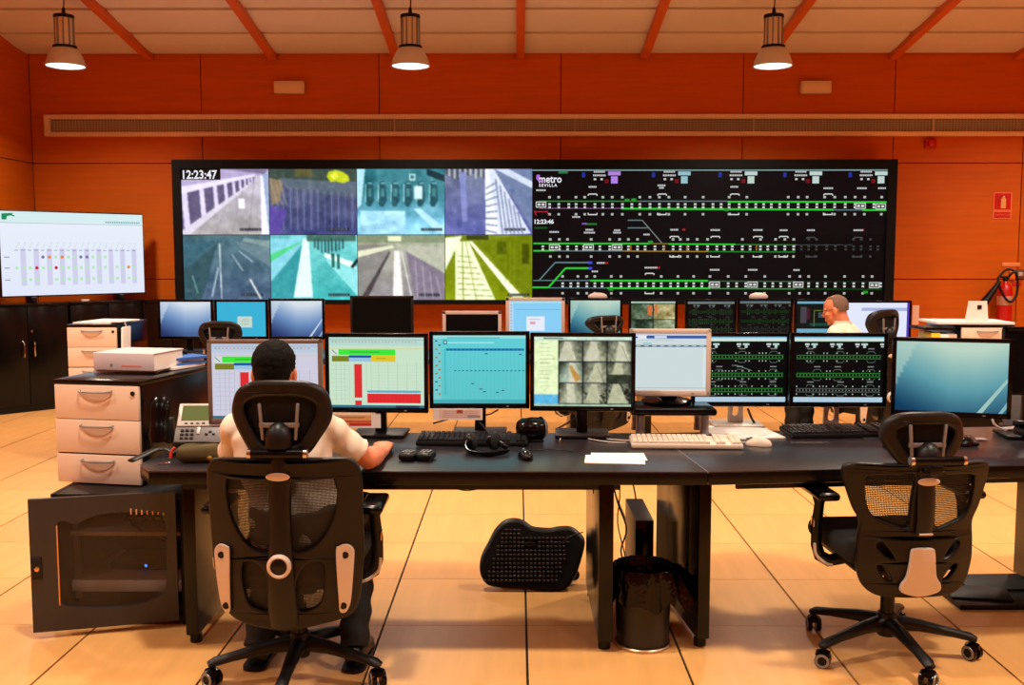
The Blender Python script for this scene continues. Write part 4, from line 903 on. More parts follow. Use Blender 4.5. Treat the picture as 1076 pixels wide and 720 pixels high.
def p_diag(s, k=0, dim=1.0):
    D_ = lambda c: tuple(x*dim for x in c)
    s.rect(0, 0, 1, 1, (8, 8, 10)); s.lay = 1; s.rect(0, 0, 1, .055, D_((120, 180, 215))); s.rect(0, .02, 1, .07, D_((206, 226, 216)), 2); s.rect(0, .925, 1, 1, D_((176, 204, 222)), 2)
    for i in range(4 if k else 3):
        u = .12+i*(.28 if k else .33); s.rect(u, .1, u+.05, .13, D_((190, 206, 196)), 2); s.rect(u+.07, .1, u+.14, .13, D_((180, 206, 200)), 2); s.rect(u+.09, .13, u+.12, .17, D_((180, 206, 200)), 2); s.rect(u+.01, .14, u+.04, .16, D_((190, 190, 190)), 2)
    for j, v in enumerate((.31, .585, .82)):
        c = (36, 136, 44) if not (k and j == 2) else (88, 98, 90); c = D_(c)
        s.rect(.03, v-.031, .97, v-.021, c, 2); s.rect(.03, v+.021, .97, v+.031, c, 2)
        for i in range(26):
            u = .03+i*.037; s.rect(u, v-.011, u+.010, v+.011, D_((84, 140, 80) if j < 2 or not k else (130, 134, 130)), 3)
            if hsh(i, j, k) > .6: s.rect(u, v-.07, u+.012, v-.05, D_((170, 175, 170)), 3); s.rect(u, v+.05, u+.012, v+.07, D_((170, 175, 170)), 3)
        for i in range(3):
            u = .13+.3*i+.1*hsh(i, j); cc = D_((104, 120, 106))
            for a, b, c_, d in ((u, v-.05, u+.02, v-.085), (u+.02, v-.085, u+.08, v-.085), (u+.08, v-.085, u+.1, v-.05), (u, v+.05, u+.02, v+.085), (u+.02, v+.085, u+.08, v+.085), (u+.08, v+.085, u+.1, v+.05)): s.line(a, b, c_, d, .006, cc, 4)
            s.rect(u+.015, v-.135, u+.085, v-.12, D_((130, 132, 130)), 3)
    if k == 0: s.line(.4, .44, .46, .44, .01, D_((110, 130, 120)), 3); s.line(.46, .44, .62, .52, .01, D_((110, 130, 120)), 3); s.line(.03, .7, .15, .7, .01, D_((54, 170, 60)), 3)
def p_cyan(s, dlg=True):
    s.rect(0, 0, 1, 1, (56, 178, 214)); s.lay = 1
    if dlg: s.rect(.42, .42, .72, .74, (196, 216, 206), 2); s.rect(.52, .5, .66, .51, (120, 140, 130), 3); s.rect(.5, .56, .66, .57, (120, 140, 130), 3); s.rect(.5, .64, .64, .65, (120, 140, 130), 3)
def p_blue(s):
    s.rect(0, 0, 1, 1, (136, 206, 244)); s.lay = 1; s.rect(0, 0, 1, .06, (168, 224, 244), 1); s.rect(.13, .24, .97, .255, (90, 170, 210), 2); s.rect(0, 0, .08, 1, (180, 216, 240), 2); s.rect(.33, .45, .68, .87, (232, 236, 250), 3); s.rect(.4, .6, .5, .68, (220, 160, 180), 4); s.rect(.38, .53, .6, .545, (150, 160, 190), 4)
    for i in range(9): s.rect(.02, .1+i*.09, .055, .14+i*.09, (190, 170, 190), 3)
def p_four(s):
    s.rect(0, 0, 1, 1, (20, 26, 26)); s.lay = 1; s.rect(0, 0, 1, .06, (150, 176, 160))
    cols = ((92, 108, 88), (150, 140, 96), (70, 84, 72), (130, 138, 108))
    for i, c in enumerate(cols):
        u, v = (i % 2)*.5+.01, (i//2)*.46+.08; s.grid(10, 8, nz(c, None, 44, 3, i+3), (u, v, u+.48, v+.44), 2)
    s.rect(.38, .12, .47, .4, (196, 100, 56), 3); s.rect(.53, .1, .6, .35, (190, 112, 66), 3)
def p_map(s):
    s.rect(0, 0, 1, 1, (14, 20, 20)); s.lay = 1; s.rect(0, 0, 1, .06, (110, 170, 196)); s.rect(0, .76, 1, 1, (110, 170, 196))
    s.rect(.08, .15, .22, .6, (70, 66, 74), 2); s.rect(.22, .2, .3, .5, (70, 30, 40), 2); s.line(.4, .7, .4, .25, .02, (110, 118, 30), 2); s.line(.4, .25, .72, .25, .02, (110, 118, 30), 2); s.line(.72, .25, .76, .6, .02, (110, 118, 30), 2); s.rect(.3, .6, .9, .68, (24, 70, 60), 2); s.rect(.5, .3, .6, .45, (60, 80, 90), 2)
def p_white(s):
    s.rect(0, 0, 1, 1, (228, 232, 252)); s.lay = 1; s.rect(.35, .12, 1, .2, (170, 180, 220)); s.rect(.97, 0, 1, 1, (90, 60, 190), 2)
    for i in range(7): s.rect(.4, .3+i*.08, .85, .31+i*.08, (214, 218, 240), 2)
def p_off(s): s.rect(0, 0, 1, 1, (3, 2, 2))

def monitor(lb, c, w_, h_, painter, yaw=0, m=BLACKG, stand='black', bez=0.018, grp=None, desk=DZ, chin=None, **kw):
    """c: centre of the panel's front"""
    t = thing('monitor', lb, 'monitor', (c.x, c.y, desk+0.001), yaw, grp); zc = c.z-desk
    chin = chin or bez*1.25
    fr = nb(); zt, zbm = zc+h_/2, zc-h_/2
    for s_ in (-1, 1): box(fr, (s_*(w_/2-bez/2), 0.009, zc), (bez, 0.024, h_), 0.004)
    box(fr, (0, 0.009, zt-bez/2), (w_, 0.024, bez), 0.004); box(fr, (0, 0.009, zbm+chin/2), (w_, 0.024, chin), 0.004)
    obj('bezel', fr, m, t)
    bk = nb(); box(bk, (0, 0.034, zc), (w_-0.006, 0.036, h_-0.006), 0.012); box(bk, (0, 0.062, zc), (w_*.6, 0.03, h_*.6), 0.014)
    obj('back_housing', bk, m if m is not BLACKG else BLACK, t)
    s_ = Ras(w_-2*bez, h_-bez-chin, 132, 102) if painter in (p_cctv, p_four) else Scr(w_-2*bez, h_-bez-chin); painter(s_); s_.obj('screen', t, (0, 0.004, zc+(chin-bez)/2))
    obj('power_light', bx((w_*.28, -0.0035, zbm+chin/2), (0.012, 0.002, 0.005)), GREYM, t)
    low = zbm
    if stand == 'silver':
        obj('stand_neck', plate([(-0.035, 0.0), (0.035, 0.0), (0.03, max(low, .06)+0.05), (-0.03, max(low, .06)+0.05)], [[(-0.016, 0.05), (0.012, 0.05), (0.016, 0.09), (0.0, 0.12), (-0.014, 0.09)]] if low > 0.1 else [], th=0.02, bevel=0.002, sm=0, smh=3, y=0.10), SILVER, t)
        obj('neck_joint', bx((0, 0.075, low+0.05), (0.06, 0.045, 0.05), 0.004), SILVER, t)
        obj('stand_base', bx((0, 0.09, 0.008), (0.24, 0.19, 0.015), 0.006), SILVER, t)
    elif stand == 'black':
        obj('stand_neck', bx((0, 0.10, (low+0.10)/2), (0.05, 0.035, low+0.10), 0.006), BLACK, t)
        obj('neck_joint', bx((0, 0.075, low+0.06), (0.07, 0.03, 0.06), 0.004), BLACK, t)
        obj('stand_base', bx((0, 0.085, 0.009), (0.24, 0.19, 0.016), 0.006), BLACK, t)
    elif stand == 'round':
        obj('stand_neck', lathe(nb(), [(0.06, 0.01), (0.045, 0.03), (0.04, low+0.04), (0.001, low+0.04)], (0, 0.075, 0), n=24), BLACKG, t)
        obj('stand_base', lathe(nb(), [(0.001, 0), (0.115, 0), (0.118, 0.01), (0.08, 0.022), (0.001, 0.026)], (0, 0.085, 0), n=32), BLACKG, t)
    return t
FG = 'front row monitors on the control desks'
def pm(x0, x1, y0, y1, D): return at((x0+x1)/2, (y0+y1)/2, D), (x1-x0)/F*D, (y1-y0)/F*D
LILAC = lambda s: p_sheet(s, (206, 204, 222)); MINT = lambda s: p_sheet(s, (200, 226, 200))
c, w_, h_ = pm(218.5, 338.5, 357, 446, 4.25); monitor('brown grey framed monitor behind the seated operator showing a lilac spreadsheet', c, w_, h_, LILAC, 0.02, TAUPE, 'black', grp=FG)
c, w_, h_ = pm(341, 450, 350.5, 434.5, 4.40); m2_ = monitor('black monitor with a mint spreadsheet and red bars, right of the operator', c, w_, h_, MINT, -0.05, grp=FG)
c, w_, h_ = pm(451, 556.5, 348.5, 430, 4.42); m3_ = monitor('black monitor with a turquoise grid table, right of the red bar spreadsheet', c, w_, h_, p_teal, 0.0, grp=FG)
c, w_, h_ = pm(557, 667.5, 350, 433, 4.38); monitor('black monitor showing nine small camera pictures in a grid', c, w_, h_, p_cctv, -0.05, grp=FG)
c6, w6, h6 = pm(727, 830, 350, 428, 4.64); monitor('black monitor with a green track diagram, left one, partly behind the beige monitor', c6, w6, h6, lambda s: p_diag(s, 0), 0.0, stand='silver', grp=FG)
c, w_, h_ = pm(830.5, 932, 350, 428.5, 4.50); monitor('black monitor with a green track diagram, right one, above the black keyboard', c, w_, h_, lambda s: p_diag(s, 1), -0.02, stand='silver', grp=FG)
c, w_, h_ = pm(943, 1056, 355.5, 439, 4.25); monitor('black monitor turned left with a blue green wallpaper, above the empty chair', c, w_*1.04, h_, lambda s: win_wall(s, True), -0.28, grp=FG)
c = at(1092, 380, 4.35); monitor('dark switched off monitor cut by the right edge of the picture', c, 0.30, 0.30, p_off, -0.1, grp=FG)
# riser with the beige monitor
rc_ = atz(707, 459, DZ)
rs = thing('monitor_riser', 'black plastic riser with thick grey legs under the beige monitor', 'monitor stand', (rc_.x, rc_.y+0.10, DZ+0.001))
ztop = at(707, 437, 4.25).z-DZ
obj('platform', bx((0, 0, ztop-0.016), (0.385, 0.26, 0.032), 0.012), BLACKG, rs)
for sx_ in (-1, 1):
    for sy_ in (-1, 1): obj('leg', lathe(nb(), [(0.001, 0), (0.022, 0), (0.019, 0.03), (0.019, ztop-0.03), (0.001, ztop-0.03)], (sx_*0.145, sy_*0.08, 0), n=18), GREYM, rs)
c, w_, h_ = pm(667.5, 757, 350, 424.5, 4.30); monitor('beige framed monitor on the black riser showing a nearly empty white page', Vector((c.x, rc_.y+0.08, c.z)), w_, h_, p_page, -0.02, mat('beige_bezel', (212, 194, 180), 0.45, var=0.04), 'round', bez=0.021, grp=FG, desk=DZ+ztop+0.001)
# cards under monitors
def card(px0, px1, py0, py1, D, lb, kind):
    c = at((px0+px1)/2, (py0+py1)/2, D); w_, h_ = (px1-px0)/F*D, (py1-py0)/F*D
    s = Scr(w_, h_)
    if kind == 'a':
        s.rect(0, 0, 1, 1, (232, 222, 214)); s.lay = 1; s.rect(.0, .12, .82, .82, (226, 160, 96)); s.rect(.2, .5, .82, .6, (200, 40, 40), 2); s.rect(.4, .65, .82, .85, (200, 36, 36), 2); s.rect(.02, .25, .7, .3, (150, 90, 50), 3)
    else:
        s.rect(0, 0, 1, 1, (232, 214, 206)); s.lay = 1; s.rect(.12, .1, .96, .88, (222, 190, 178)); s.rect(.48, .1, .6, .42, (214, 70, 50), 2)
        for i in range(4): s.rect(.2, .2+i*.17, .9, .25+i*.17, (180, 140, 130), 2)
        s.rect(.7, .6, .95, .8, (150, 140, 140), 3)
    t = thing('note_card', lb, 'card', (c.x, c.y, c.z)); obj('board', bx((0, 0.003, 0), (w_, 0.004, h_)), WHITE, t); s.obj('print', t, (0, 0.0, 0), m=PRINT); return t
card(345, 400, 434.5, 450, 4.42, 'white card with orange and red print hanging under the red bar spreadsheet monitor', 'a')
card(455, 507, 429.5, 441.5, 4.43, 'pink card with faint print hanging under the turquoise grid monitor', 'b')

# ---------------------------------------------------------------- back row desk and monitors
YB2 = 7.72
bd = thing('control_desk', 'long dark desk of the back row, mostly hidden behind the front monitors', 'desk', (0.1, YB2, 0))
obj('desktop', bx((0.06, 0.42, DZ-0.02), (6.04, 0.84, 0.04), 0.004), DESKT, bd)
for x_ in (-2.92, -1.95, 0.35, 0.95, 3.03): obj('leg_panel', bx((x_, 0.5, 0.36), (0.05, 0.6, 0.70), 0.004), LAMIN, bd)
BG = 'back row monitors in front of the video wall'
BRW = [(166, 224, 315, 357, lambda s: win_wall(s, False), BLACKG, 'black back row monitor with a blue gradient wallpaper, leftmost of the row'),
       (225.5, 281.5, 315, 357, p_cyan, BLACKG, 'black back row monitor with a plain cyan screen behind the leftmost headrest'),
       (282.5, 341, 314, 357, lambda s: win_wall(s, False), BLACKG, 'black back row monitor with a blue gradient wallpaper, third from the left'),
       (465, 527, 327, 368, p_off, PINKG, 'low pale framed back row monitor, switched off'),
       (531.5, 593.5, 313, 357, p_blue, PINKG, 'pale framed back row monitor with a light blue screen and a white dialog'),
       (597, 654, 313.5, 357, lambda s: win_wall(s, True), BLACKG, 'black back row monitor with a pale green wallpaper behind a headrest'),
       (660.5, 712, 314.5, 356, p_four, BLACKG, 'black back row monitor showing four camera pictures'),
       (720, 774, 314.5, 356, lambda s: p_diag(s, 0, .55), BLACKG, 'black back row monitor with a dim track diagram, left of its twin'),
       (775, 833, 314, 356, lambda s: p_diag(s, 1, .5), BLACKG, 'black back row monitor with a dim track diagram, right of its twin'),
       (835, 885, 314.5, 358, p_map, BLACKG, 'black back row monitor with a dark map, left of the far operator')]
for x0_, x1_, y0_, y1_, pf, mm, lb in BRW:
    c, w_, h_ = pm(x0_, x1_, y0_, y1_, 8.2); monitor(lb, c, w_, h_, pf, 0, mm, 'black', bez=0.02 if mm is BLACKG else 0.028, grp=BG)
c, w_, h_ = pm(876, 957.5, 316, 364, 8.38); monitor('wide back row monitor with a white screen behind the far operator', c, w_, h_, p_white, 0, BLACKG, 'black', bez=0.02, grp=BG)
# monitor seen from behind-like black panel
c, w_, h_ = pm(368, 434.5, 311, 356, 7.9); monitor('black switched off back row monitor, taller than its neighbours', c, w_, h_, p_off, 0, BLACK, 'black', bez=0.02, grp=BG)
for px, lb in ((628, 'small pale round topped speaker behind the pale green wallpaper monitor'), (797, 'small pale round topped speaker behind the dim track diagram monitors')):
    c = at(px, 312, 8.42); t = thing('desk_speaker', lb, 'speaker', (c.x, c.y, DZ+0.001))
    obj('head', ell(nb(), (0, 0, c.z-DZ), (0.082, 0.05, 0.035)), mat('pale_pink_plastic', (200, 180, 174), 0.5), t); obj('stem', bx((0, 0, (c.z-DZ)/2), (0.03, 0.03, c.z-DZ-0.02)), GREYM, t)
    obj('base', bx((0, 0, 0.01), (0.14, 0.1, 0.02), 0.005), GREYM, t)
# ================================================================ OFFICE CHAIRS
CHB = mat('chair_black', (11, 9, 8), 0.42, var=0.2, scale=(30, 30, 30), bump=0.08, bscale=900, spec=0.34)
CHS = mat('chair_silver', (206, 192, 178), 0.35, 0.15, var=0.06)
s_ = 3.40/F
QA = lambda pts, ox=190, oy=340, k=1.897: [((ox+X/k-291)*s_, 0.862-((oy+Y/k)-483)*s_) for X, Y in pts]
def sym(pts): return pts
A_out = QA([(42, 320), (48, 285), (75, 273), (190, 270), (310, 273), (336, 285), (345, 320), (345, 400), (344, 480), (336, 560), (318, 596), (262, 610), (222, 617), (190, 620), (158, 617), (118, 610), (82, 596), (60, 560), (48, 480), (44, 400)])
A_winL = QA([(80, 312), (100, 308), (150, 310), (170, 314), (174, 380), (176, 455), (150, 462), (118, 445), (92, 405), (80, 360)])
A_winR = QA([(304, 312), (284, 308), (232, 310), (212, 314), (208, 380), (206, 455), (232, 462), (264, 445), (292, 405), (304, 360)])
A_lowL = QA([(108, 482), (135, 476), (158, 495), (170, 530), (168, 582), (142, 584), (118, 570), (106, 530)])
A_lowR = QA([(276, 482), (249, 476), (226, 495), (214, 530), (216, 582), (242, 584), (266, 570), (278, 530)])
tA = lambda z: -0.16*max(0, z-0.55)**1.0*0.5 + 0.10*max(0, 0.45-z)
B_out = [(-.245, .70), (-.262, .76), (-.245, .795), (-.12, .80), (0, .802), (.12, .80), (.245, .795), (.262, .76), (.245, .70), (.225, .64), (.200, .585), (.205, .52), (.205, .43), (.185, .355), (.14, .318), (.06, .312), (-.06, .312), (-.14, .318), (-.185, .355), (-.205, .43), (-.205, .52), (-.200, .585), (-.225, .64)]
B_winL = [(-.205, .735), (-.19, .765), (-.10, .772), (-.035, .772), (-.038, .66), (-.045, .565), (-.10, .572), (-.165, .60), (-.195, .65)]
B_winR = [(-a, b) for a, b in B_winL]
B_sl = [[(-.155, .515), (-.13, .52), (-.09, .47), (-.085, .445), (-.12, .455), (-.155, .49)], [(-.15, .43), (-.125, .43), (-.09, .385), (-.09, .362), (-.12, .37), (-.15, .41)]]
B_sl += [[(-a, b) for a, b in h] for h in B_sl]
def office_chair(lb, x, y, yaw, kind='A', grp='black ergonomic office chairs', zoff=0.0, base_rot=0.0, hd=(0.0, 0.0), hs=(1.0, 1.1), wx=1.0, cb=0.0, mm=None):
    t = thing('office_chair', lb, 'chair', (x, y, 0), yaw, grp)
    for k in range(5):
        g = -pi/2+base_rot+2*pi*k/5
        u = Vector((cos(g), sin(g), 0)); sd = Vector((-sin(g), cos(g), 0)); bm = nb()
        secs = [(u*0.03+Vector((0, 0, .125)), .030, .032), (u*0.12+Vector((0, 0, .120)), .026, .024), (u*0.24+Vector((0, 0, .100)), .021, .017), (u*0.305+Vector((0, 0, .088)), .024, .016), (u*0.325+Vector((0, 0, .078)), .020, .013)]
        leg = obj('base_leg', loft(bm, secs, 12), CHB, t)
        c = u*0.315; ca = nb(); w_ = Vector((cos(g+.7), sin(g+.7), 0))
        for s in (-1, 1): cyl(ca, (c.x+s*0.017*w_.x, c.y+s*0.017*w_.y, 0.029), 0.029, 0.018, rot=(0, pi/2, g+.7), n=18)
        cyl(ca, (c.x, c.y, 0.06), 0.008, 0.05, n=10); lathe(ca, [(0.03, 0.045), (0.026, 0.06), (0.01, 0.067), (0.001, 0.067)], (c.x, c.y, 0), n=14)
        cs = obj('caster', ca, BLACKG, leg)
        for s in (-1, 1): obj('wheel_ring', lathe(nb(), [(0.027, 0), (0.026, 0.003), (0.018, 0.003), (0.017, 0.0)], (c.x+s*0.026*w_.x, c.y+s*0.026*w_.y, 0.029), n=18, rot=(0, s*pi/2, g+.7)), GREYM, leg)
    obj('hub', lathe(nb(), [(0.001, .07), (.034, .075), (.040, .10), (.040, .15), (.034, .165), (.001, .165)], n=24), CHB, t)
    obj('gas_column', lathe(nb(), [(.027, .16), (.027, .27), (.017, .275), (.017, .37), (.001, .37)], n=20), BLACKG, t)
    obj('mechanism', box(bx((0, 0.0, 0.375), (0.18, 0.26, 0.055), 0.015), (0, -0.14, 0.37), (0.08, 0.16, 0.04), 0.01), BLACK, t)
    se = nb(); box(se, (0, 0.04, 0.445), (0.48, 0.44, 0.085), 0.04, seg=4)
    for v in se.verts: v.co.z += -0.10*max(0, v.co.y-0.18) - 0.25*v.co.x**2*0 + 0.02*abs(v.co.x)
    obj('seat', se, FABRIC, t); obj('seat_pan', bx((0, 0.02, 0.398), (0.42, 0.40, 0.03), 0.012), BLACK, t)
    Y0 = -0.245
    if kind == 'A':
        out, holes, wins = A_out, [A_winL, A_winR, A_lowL, A_lowR], [A_winL, A_winR, A_lowL, A_lowR]; bend = 0.9; zt = 0.862
    else:
        out, holes, wins = B_out, [B_winL, B_winR]+B_sl, [B_winL, B_winR]; bend = 1.0; zt = 0.80
    out, holes, wins = [[(a*wx, b) for a, b in out], [[(a*wx, b) for a, b in h] for h in holes], [[(a*wx, b) for a, b in h] for h in wins]]
    br = obj('backrest_frame', plate(out, holes, th=0.028, bevel=0.007, y=Y0, bend=bend, tilt=tA), CHB, t)
    for wn in wins:
        cx = sum(a for a, b in wn)/len(wn); cz = sum(b for a, b in wn)/len(wn)
        obj('mesh_panel', plate([(cx+(a-cx)*1.06, cz+(b-cz)*1.06) for a, b in wn], th=0.003, bevel=0.0005, y=Y0+0.008, bend=bend, tilt=tA), mm or MESHM, t)
    if kind == 'A':
        sp = [((0, Y0-0.022, zt-0.02), .030, .014), ((0, Y0-0.026, .72), .034, .016), ((0, Y0-0.028, .60), .036, .018), ((0, Y0-0.03, .47), .045, .020), ((0, Y0-0.02, .36), .050, .022), ((0, Y0+0.01, .28), .050, .022)]
        obj('spine', loft(nb(), sp, 14, up=(0, 1, 0)), CHB, t)
        kz = 0.862-(593-483)*s_
        obj('lumbar_knob', lathe(nb(), [(0.034, 0), (0.041, 0.004), (0.041, 0.016), (0.033, 0.022), (0.028, 0.018)], (0, Y0-0.040, kz), rot=(pi/2, 0, 0), n=32), CHS, t)['label'] = 'silver ring round the back knob'
        obj('knob_cap', lathe(nb(), [(0.031, 0), (0.030, 0.014), (0.012, 0.020), (0.001, 0.021)], (0, Y0-0.040, kz), rot=(pi/2, 0, 0), n=28), CHB, t)
        for sg in (-1, 1):
            zt2, zb2 = 0.862-(578-483)*s_, 0.862-(650-483)*s_
            P = [(0.185, zt2-0.02), (0.192, zt2), (0.215, zt2+0.006), (0.234, zt2-0.008), (0.238, zt2-0.04), (0.225, zb2+0.05), (0.213, zb2+0.008), (0.203, zb2), (0.192, zb2+0.008), (0.190, zb2+0.06)]
            b_ = obj('side_bracket', plate([(sg*a, z) for a, z in P], th=0.012, bevel=0.003, y=Y0-0.022, bend=bend, tilt=tA), CHS, t)
            for zz, xx in ((zt2-0.028, .213), (zb2+0.024, .203)): obj('screw', lathe(nb(), [(0.012, 0), (0.012, 0.003), (0.001, 0.004)], (sg*xx, Y0-0.028+bend*xx*xx+tA(zz), zz), rot=(pi/2, 0, 0), n=14), BLACK, b_)
    else:
        sp = [((0, Y0-0.03, zt-0.02), .030, .014), ((0, Y0-0.035, .70), .032, .015), ((0, Y0-0.035, .60), .030, .014), ((0, Y0-0.025, .545), .030, .012)]
        obj('spine', loft(nb(), sp, 14, up=(0, 1, 0)), CHB, t)
        obj('lumbar_panel', plate([(-.040, .482), (-.03, .494), (.03, .494), (.040, .482), (.044, .44), (.052, .39), (.070, .36), (.064, .336), (0, .320), (-.064, .336), (-.070, .36), (-.052, .39), (-.044, .44)], th=0.016, bevel=0.005, y=Y0-0.024, tilt=tA), CHS, t)['label'] = 'pale lumbar panel'
        obj('trim_clip', bx((0, Y0-0.045, .555), (0.05, 0.006, 0.007), 0.002), CHS, t)
    obj('badge', ell(nb(), (0, Y0-0.044+(-0.0 if kind == 'A' else -0.008), zt-0.052), (0.041, 0.005, 0.0145)), CHS, t)
    # headrest
    hz = zt + 0.130 + zoff; hy = Y0+hd[0]
    K = s_
    HQ = lambda pts: [((140+X/3.3625-289.6)*K*hs[0], hz-((290+Y/3.3625)-436)*K*hs[1]) for X, Y in pts]
    out = HQ([(338, 480), (341, 435), (362, 398), (415, 375), (503, 371), (590, 375), (645, 398), (664, 440), (664, 490), (628, 545), (586, 592), (503, 598), (418, 592), (374, 545)])
    inn = HQ([(370, 474), (372, 430), (425, 404), (503, 400), (580, 404), (633, 430), (636, 474), (610, 525), (572, 572), (503, 578), (434, 572), (396, 525)])
    tb_ = 1.6
    obj('headrest_shell', plate(out, [inn], th=0.034, bevel=0.012, y=hy-0.0, bend=tb_), CHB, t)
    obj('headrest_pad', plate([(a*0.97, hz+(b-hz)*0.96) for a, b in out], th=0.026, bevel=0.011, y=hy+0.028, bend=tb_), FABRIC, t)
    brk = nb()
    for sg in (-1, 1): box(brk, (sg*0.060, hy-0.010, hz+0.0), (0.010, 0.014, 0.125), 0.003, rot=(0, sg*0.08, 0))
    box(brk, (0, hy-0.008, hz-0.012), (0.135, 0.012, 0.016), 0.003)
    obj('headrest_bracket', brk, GREYM, t)
    obj('headrest_joint', lathe(nb(), [(0.001, .045), (.02, .04), (.038, .02), (.045, -0.005), (.045, -0.04), (.001, -0.045)], (0, hy-0.018, hz-0.045), n=22), BLACK, t)
    obj('crossbar', cyl(nb(), (0, hy-0.040-cb, hz-(0.052 if cb else 0.104)), 0.0155, 0.18, rot=(0, pi/2, 0), n=18), BLACKG, t)
    for sg in (-1, 1): obj('crossbar_end', cyl(nb(), (sg*0.094, hy-0.040-cb, hz-(0.052 if cb else 0.104)), 0.0165, 0.012, rot=(0, pi/2, 0), n=18), CHROME, t)
    obj('headrest_stem', loft(nb(), [((0, Y0-0.03, zt-0.06), .030, .012), ((0, (Y0+hy)/2-0.03, zt-0.0), .027, .012), ((0, hy-0.022-cb, hz-0.095), .030, .012)], 12, up=(0, 1, 0)), CHB, t)
    if cb: obj('headrest_arm', bx((0, hy-0.022-cb/2, hz-0.09), (0.05, cb+0.03, 0.035), 0.008), CHB, t)
    # arms
    for sg in (-1, 1):
        a = nb(); X = 0.282
        loft(a, [((sg*0.18, 0.0, .385), .025, .012), ((sg*0.24, 0.0, .375), .025, .013), ((sg*0.275, 0.0, .395), .024, .014), ((sg*(X+.008), 0.0, .44), .022, .014), ((sg*(X+.008), 0.0, .52), .022, .014), ((sg*X, 0.0, .60), .020, .013), ((sg*X, 0, .638), .032, .02)], 12, up=(0, 1, 0))
        at_ = obj('arm_post', a, BLACKG if kind == 'B' else CHB, t)
        obj('trim_clip', bx((sg*(X+.024), 0, .53), (.006, .03, .035), .002), CHROME, at_)
        obj('arm_trim', tube(nb(), [(sg*(X+.022), -0.02, .45), (sg*(X+.015), -0.02, .405), (sg*(X-.02), -0.02, .372), (sg*(X-.05), -0.02, .362)], 0.006), CHS, at_)
        pdm = nb(); box(pdm, (sg*X, 0.0, .648), (.085, .22, .032), .015, seg=3)
        obj('arm_pad', pdm, BLACKG, t)
    return t
cA = atz(309, 709, 0)
cA.x += 0.025; chairA = office_chair('black mesh office chair in the foreground, with the operator in the cream shirt', cA.x, cA.y+0.0, 0.0, 'A')
cB = atz(936, 686, 0)
cB.x -= 0.02; chairB = office_chair('empty black mesh office chair with a pale lumbar panel at the right desk', cB.x, cB.y, 0.07, 'B', base_rot=0.05, zoff=-0.042, hd=(-0.02, 0), hs=(0.88, 0.82), wx=1.02, cb=0.05, mm=mesh_mat('open_chair_mesh', (12, 10, 10), 0.010, 0.02))
c = at(228, 342, 6.95); chair4 = office_chair('empty black office chair of the back row behind the lilac spreadsheet monitor', c.x, c.y+0.25, 0.05, 'A', zoff=-0.01, hs=(.88, .82))
c = at(613, 336, 7.25); office_chair('empty black office chair of the back row turned sideways behind the nine picture monitor', c.x+0.06, c.y+0.2, 0.5, 'A', zoff=0.05, hs=(.92, .5))
c = at(931, 336, 7.35); cC = office_chair('black office chair of the back row in which the far operator sits', c.x-0.12, c.y+0.19, 0.55, 'A', zoff=0.03, hs=(.95, 1.0))

# ================================================================ PEOPLE
def head_geo(bm, M):
    t = nb()
    ell(t, (0, -0.014, 0.030), (0.073, 0.092, 0.084)); ell(t, (0, 0.018, -0.030), (0.058, 0.066, 0.078)); ell(t, (0, 0.052, -0.086), (0.028, 0.026, 0.022))
    ell(t, (0, 0.066, 0.022), (0.052, 0.016, 0.012)); loft(t, [((0, 0.078, 0.012), .008, .006), ((0, 0.096, -0.018), .011, .010), ((0, 0.088, -0.034), .016, .009)], 10)
    ell(t, (0, 0.080, -0.056), (0.024, 0.010, 0.006)); ell(t, (0, 0.078, -0.066), (0.020, 0.010, 0.006))
    for s in (-1, 1): ell(t, (s*0.038, 0.060, -0.018), (0.020, 0.018, 0.018)); ell(t, (s*0.075, -0.004, -0.006), (0.010, 0.019, 0.032), rot=(0, 0, s*0.35))
    loft(t, [((0, -0.022, -0.02), .056, .058), ((0, -0.030, -0.09), .053, .056), ((0, -0.040, -0.15), .058, .06), ((0, -0.045, -0.18), .07, .06)], 16, up=(0, 1, 0))
    bmesh.ops.transform(t, matrix=M, verts=t.verts); me = bpy.data.meshes.new('t'); t.to_mesh(me); t.free(); bm.from_mesh(me); bpy.data.meshes.remove(me)
def hand_geo(bm, w, d, side, curl=0.5, up=Vector((0, 0, 1))):
    d = d.normalized(); x = d.cross(up).normalized(); z = x.cross(d).normalized()      # x to the right of the fingers
    M = Matrix((x, d, z)).transposed().to_4x4(); M.translation = w
    P = lambda a, b, c: M @ Vector((a, b, c))
    loft(bm, [(P(0, -0.02, 0), .026, .020), (P(0, 0.015, 0), .030, .019), (P(0, 0.05, 0.002), .040, .018), (P(0, 0.088, 0.0), .041, .014), (P(0, 0.098, -0.002), .036, .010)], 14, up=z)
    for k, (fx, L) in enumerate(((-0.031, .066), (-0.010, .076), (0.011, .071), (0.031, .055))):
        fx *= -side; a1, a2, a3 = curl*0.5, curl*1.1, curl*1.6; p = Vector((fx, 0.088, -0.002)); pts = [(p.copy(), .0098)]
        for f_, an, r in ((.45, a1, .0092), (.32, a2, .0083), (.23, a3, .0072)):
            p = p + Vector((fx*0.12*f_, cos(an)*L*f_, -sin(an)*L*f_)); pts.append((p.copy(), r))
        loft(bm, [(P(*q), r, r) for q, r in pts], 10, up=z); ell(bm, P(*pts[-1][0]), (.0074,)*3, n=10, k=6); ell(bm, P(*pts[1][0]), (.0099,)*3, n=10, k=6)
    s = -side
    loft(bm, [(P(s*0.018, 0.018, -0.004), .015, .013), (P(s*0.045, 0.045, -0.010), .012, .011), (P(s*0.056, 0.072, -0.016), .0098, .0095), (P(s*0.052, 0.092, -0.020), .0078, .0075)], 10, up=z)
    ell(bm, P(s*0.052, 0.092, -0.020), (.0078,)*3, n=10, k=6)
